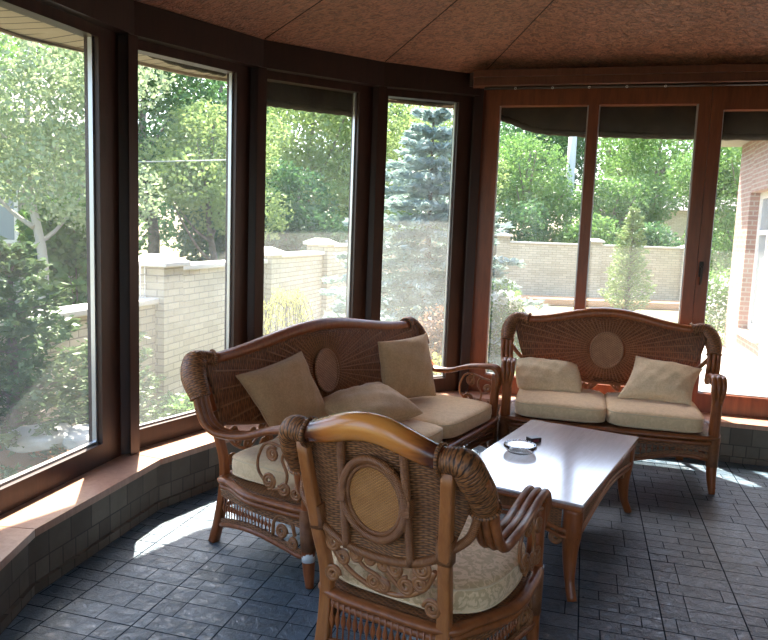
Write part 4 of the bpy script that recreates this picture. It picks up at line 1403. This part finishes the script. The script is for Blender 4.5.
for i, (x, y, h, r, mt, lb) in enumerate([(-4.6, 10.6, 2.4, .9, 'leaf_mid', 'leafy shrub behind the fence in the second window, left one'), (-3.3, 14.9, 3.2, 1.15, 'leaf_dark', 'dark shrub behind the fence in the second window, right one'),
        (-1.7, 20.4, 3.6, 1.5, 'leaf_dark', 'dark shrub between the fence and the bright tree'), (1.6, 24.2, 3.4, 1.5, 'leaf_mid', 'shrub behind the fence corner beyond the spruce'), (4.2, 23.8, 3.3, 1.4, 'leaf_dark', 'dark shrub behind the back fence, first from the left'),
        (6.6, 23.9, 3.0, 1.3, 'leaf_mid', 'mid-green shrub behind the back fence, left of the thuja'), (8.9, 23.9, 2.7, 1.3, 'leaf_dark', 'dark shrub behind the back fence, right of the thuja'), (11.3, 24.2, 3.2, 1.4, 'leaf_mid', 'shrub behind the back fence beside the casement post'), (-6.6, 9.2, 2.6, 1.1, 'leaf_dark', 'dark shrub low behind the weeping tree')]):
    bush(lb, x, y, GZ, h, r, mt, 6000, .13, 'tall_shrub', 'shrub', 'shrubs behind the fence')
far_spots = [(-21, 22, 9.5, 4.2), (-14.5, 30, 10.5, 4.6), (-7.2, 31, 10.5, 4.0), (-8.0, 42, 12, 4.4), (7.0, 48, 11, 4.4), (15.5, 51, 13, 5), (24, 48, 13, 5.2), (17.5, 28, 9, 4.0), (29, 36, 11, 5)]
lbs = ['distant tree far to the left beyond the leftmost window', 'distant tall tree left of the tan brick house', 'distant tree right of the tan brick house', 'distant dark tree seen between the third and fourth windows', 'distant tree right of the grey house', 'distant tall tree in line with the pale pole', 'distant tall tree behind the middle pane of the far windows', 'distant tree behind the brick house corner', 'distant tree at the far right']
for i, ((x, y, h, r), lb) in enumerate(zip(far_spots, lbs)):
    tree(lb, x, y, h, r, 'leaf_mid' if i % 2 else 'leaf_dark', 6500, .32, .25, 'bark', .05, group='distant trees', seed=100+i, sub=11)

# ---- houses
def house(label, loc, rz, w, dp, h, mat, roof_h, parts=()):
    root = empty('house', (loc[0], loc[1], GZ), rz); tag(root, label, 'house')
    mb = MB(); mb.box((0, 0, 0), (w, dp, h)); wl = mb.build('house_wall', M[mat], root)
    mb = MB()
    a = [(-.4, -.4, h), (w+.4, -.4, h), (w+.4, dp+.4, h), (-.4, dp+.4, h)]; r0, r1 = (-.4, dp/2, h+roof_h), (w+.4, dp/2, h+roof_h)
    mb.face([mb.bm.verts.new(c) for c in (a[0], a[1], r1, r0)]); mb.face([mb.bm.verts.new(c) for c in (a[2], a[3], r0, r1)])
    mb.face([mb.bm.verts.new(c) for c in (a[1], a[2], r1)]); mb.face([mb.bm.verts.new(c) for c in (a[3], a[0], r0)])
    mb.build('house_roof', M['roof'], root)
    for (x0, x1, z0, z1) in parts:
        mb = MB(); mb.box((x0, -.05, z0), (x1, .02, z1)); f_ = mb.build('house_window', M['white_paint'], root)
        mb = MB(); mb.box((x0+.08, -.06, z0+.08), (x1-.08, -.04, z1-.08)); mb.build('house_pane', M['house_pane'], f_)
    return root
house('tan brick house behind the trees at the left', (-13.6, 14.2), .2, 7.2, 5, 3.9, 'tan_brick', 1.6, [(1.4, 2.6, 1.4, 2.8), (4.6, 5.8, 1.4, 2.8)])
gh = house('grey roofed house with a brick chimney above the blue spruce', (-2.5, 36), .05, 7, 6, 4.4, 'tan_brick', 1.8)
mb = MB(); mb.box((4.6, .6, 4.6), (5.5, 1.4, 7.3)); mb.build('chimney', M['red_brick'], gh)
house('pale house glimpsed between the trees behind the thuja', (11.6, 36), -.1, 7, 6, 3.6, 'fence', 1.8, [(1.5, 2.6, 1.2, 2.6)])

# the brick wing of the house to the right of the far windows
wg = empty('brick_house', (5.9, 12.2, GZ), math.atan2(-.966, -.259)); tag(wg, 'pink brick house wing with a white framed window right of the far windows', 'house')
mb = MB()
# wall with the window opening: x along the wall towards the viewer, y into the house
for (x0, x1, z0, z1) in ((0, .95, 0, 3.6), (2.25, 7.6, 0, 3.6), (.95, 2.25, 0, .62), (.95, 2.25, 2.75, 3.6)): mb.box((x0, 0, z0), (x1, .38, z1))
mb.box((0, .38, 0), (.38, 5, 3.6))
mb.build('house_wall', M['pink_brick'], wg)
mb = MB()
for (x0, x1, z0, z1) in ((.95, 1.04, .62, 2.75), (2.16, 2.25, .62, 2.75), (1.04, 2.16, .62, .72), (1.04, 2.16, 2.65, 2.75), (1.04, 2.16, 2.1, 2.17), (1.57, 1.63, .72, 2.1)): mb.box((x0, .14, z0), (x1, .20, z1))
hw = mb.build('house_window', M['white_paint'], wg)
mb = MB(); mb.box((1.04, .165, .72), (2.16, .175, 2.65)); mb.build('house_pane', M['house_pane'], hw)
mb = MB(); mb.box((.88, -.07, .56), (2.32, .16, .62), .01); mb.build('window_ledge', M['white_paint'], wg)
mb = MB(); mb.box((-.25, -.5, 3.6), (7.8, 5, 3.75)); mb.build('house_roof', M['roof'], wg)

# ---- pole and wire
pp = empty('utility_pole', (7.0, 28.0, GZ)); tag(pp, 'pale concrete utility pole among the trees behind the back fence', 'pole')
mb = MB(); mb.tube([(0, 0, 0), (0, 0, 7.2)], lambda f: .20-.05*f, 10); mb.build('shaft', M['pole'], pp)
mb = MB(); mb.box((-.9, -.06, 6.7), (.9, .06, 6.82), .01); mb.build('crossarm', M['bark'], pp)
mb = MB(); mb.tube([(-9+t*6.55, 11.2, 2.62-.12*math.sin(PI*t)+.03*t) for t in np.linspace(0, 1, 24)], .010, 5)
tag(mb.build('overhead_wire', M['wire']), 'thin pale wire crossing the two leftmost windows', 'wire')

# ------------------------------------------------------------------ light
EL = math.radians(56)
az = Vector((.292, -.956)).normalized()
ldir = Vector((az.x*math.cos(EL), az.y*math.cos(EL), -math.sin(EL)))
sun = bpy.data.lights.new('sun', 'SUN'); sun.energy = 10.0; sun.angle = math.radians(.6); sun.color = (1.0, .93, .82)
so_ = bpy.data.objects.new('sun', sun); COL.objects.link(so_)
so_.rotation_euler = ldir.to_track_quat('-Z', 'Y').to_euler(); so_.location = (-6, 20, 25)
w = bpy.data.worlds.new('sky'); scene.world = w; w.use_nodes = True
nt = w.node_tree; nt.nodes.clear()
sk = nt.nodes.new('ShaderNodeTexSky'); sk.sky_type = 'NISHITA'; sk.sun_disc = False; sk.sun_elevation = EL
sk.sun_rotation = math.atan2(-az.x, -az.y); sk.air_density = 1.0; sk.dust_density = 2.2; sk.ozone_density = 1.0
bg = nt.nodes.new('ShaderNodeBackground'); bg.inputs[1].default_value = .32
ou = nt.nodes.new('ShaderNodeOutputWorld')
nt.links.new(sk.outputs[0], bg.inputs[0]); nt.links.new(bg.outputs[0], ou.inputs[0])

vs_ = scene.view_settings
scene.display_settings.display_device = 'sRGB'
vs_.view_transform = 'Standard'; vs_.look = 'None'; vs_.gamma = 1.0; vs_.use_curve_mapping = False
vs_.exposure = 1.62
cy = scene.cycles
cy.max_bounces = 12; cy.diffuse_bounces = 6; cy.glossy_bounces = 4; cy.transmission_bounces = 8; cy.transparent_max_bounces = 24
cy.sample_clamp_indirect = 6.0
cy.use_denoising = True
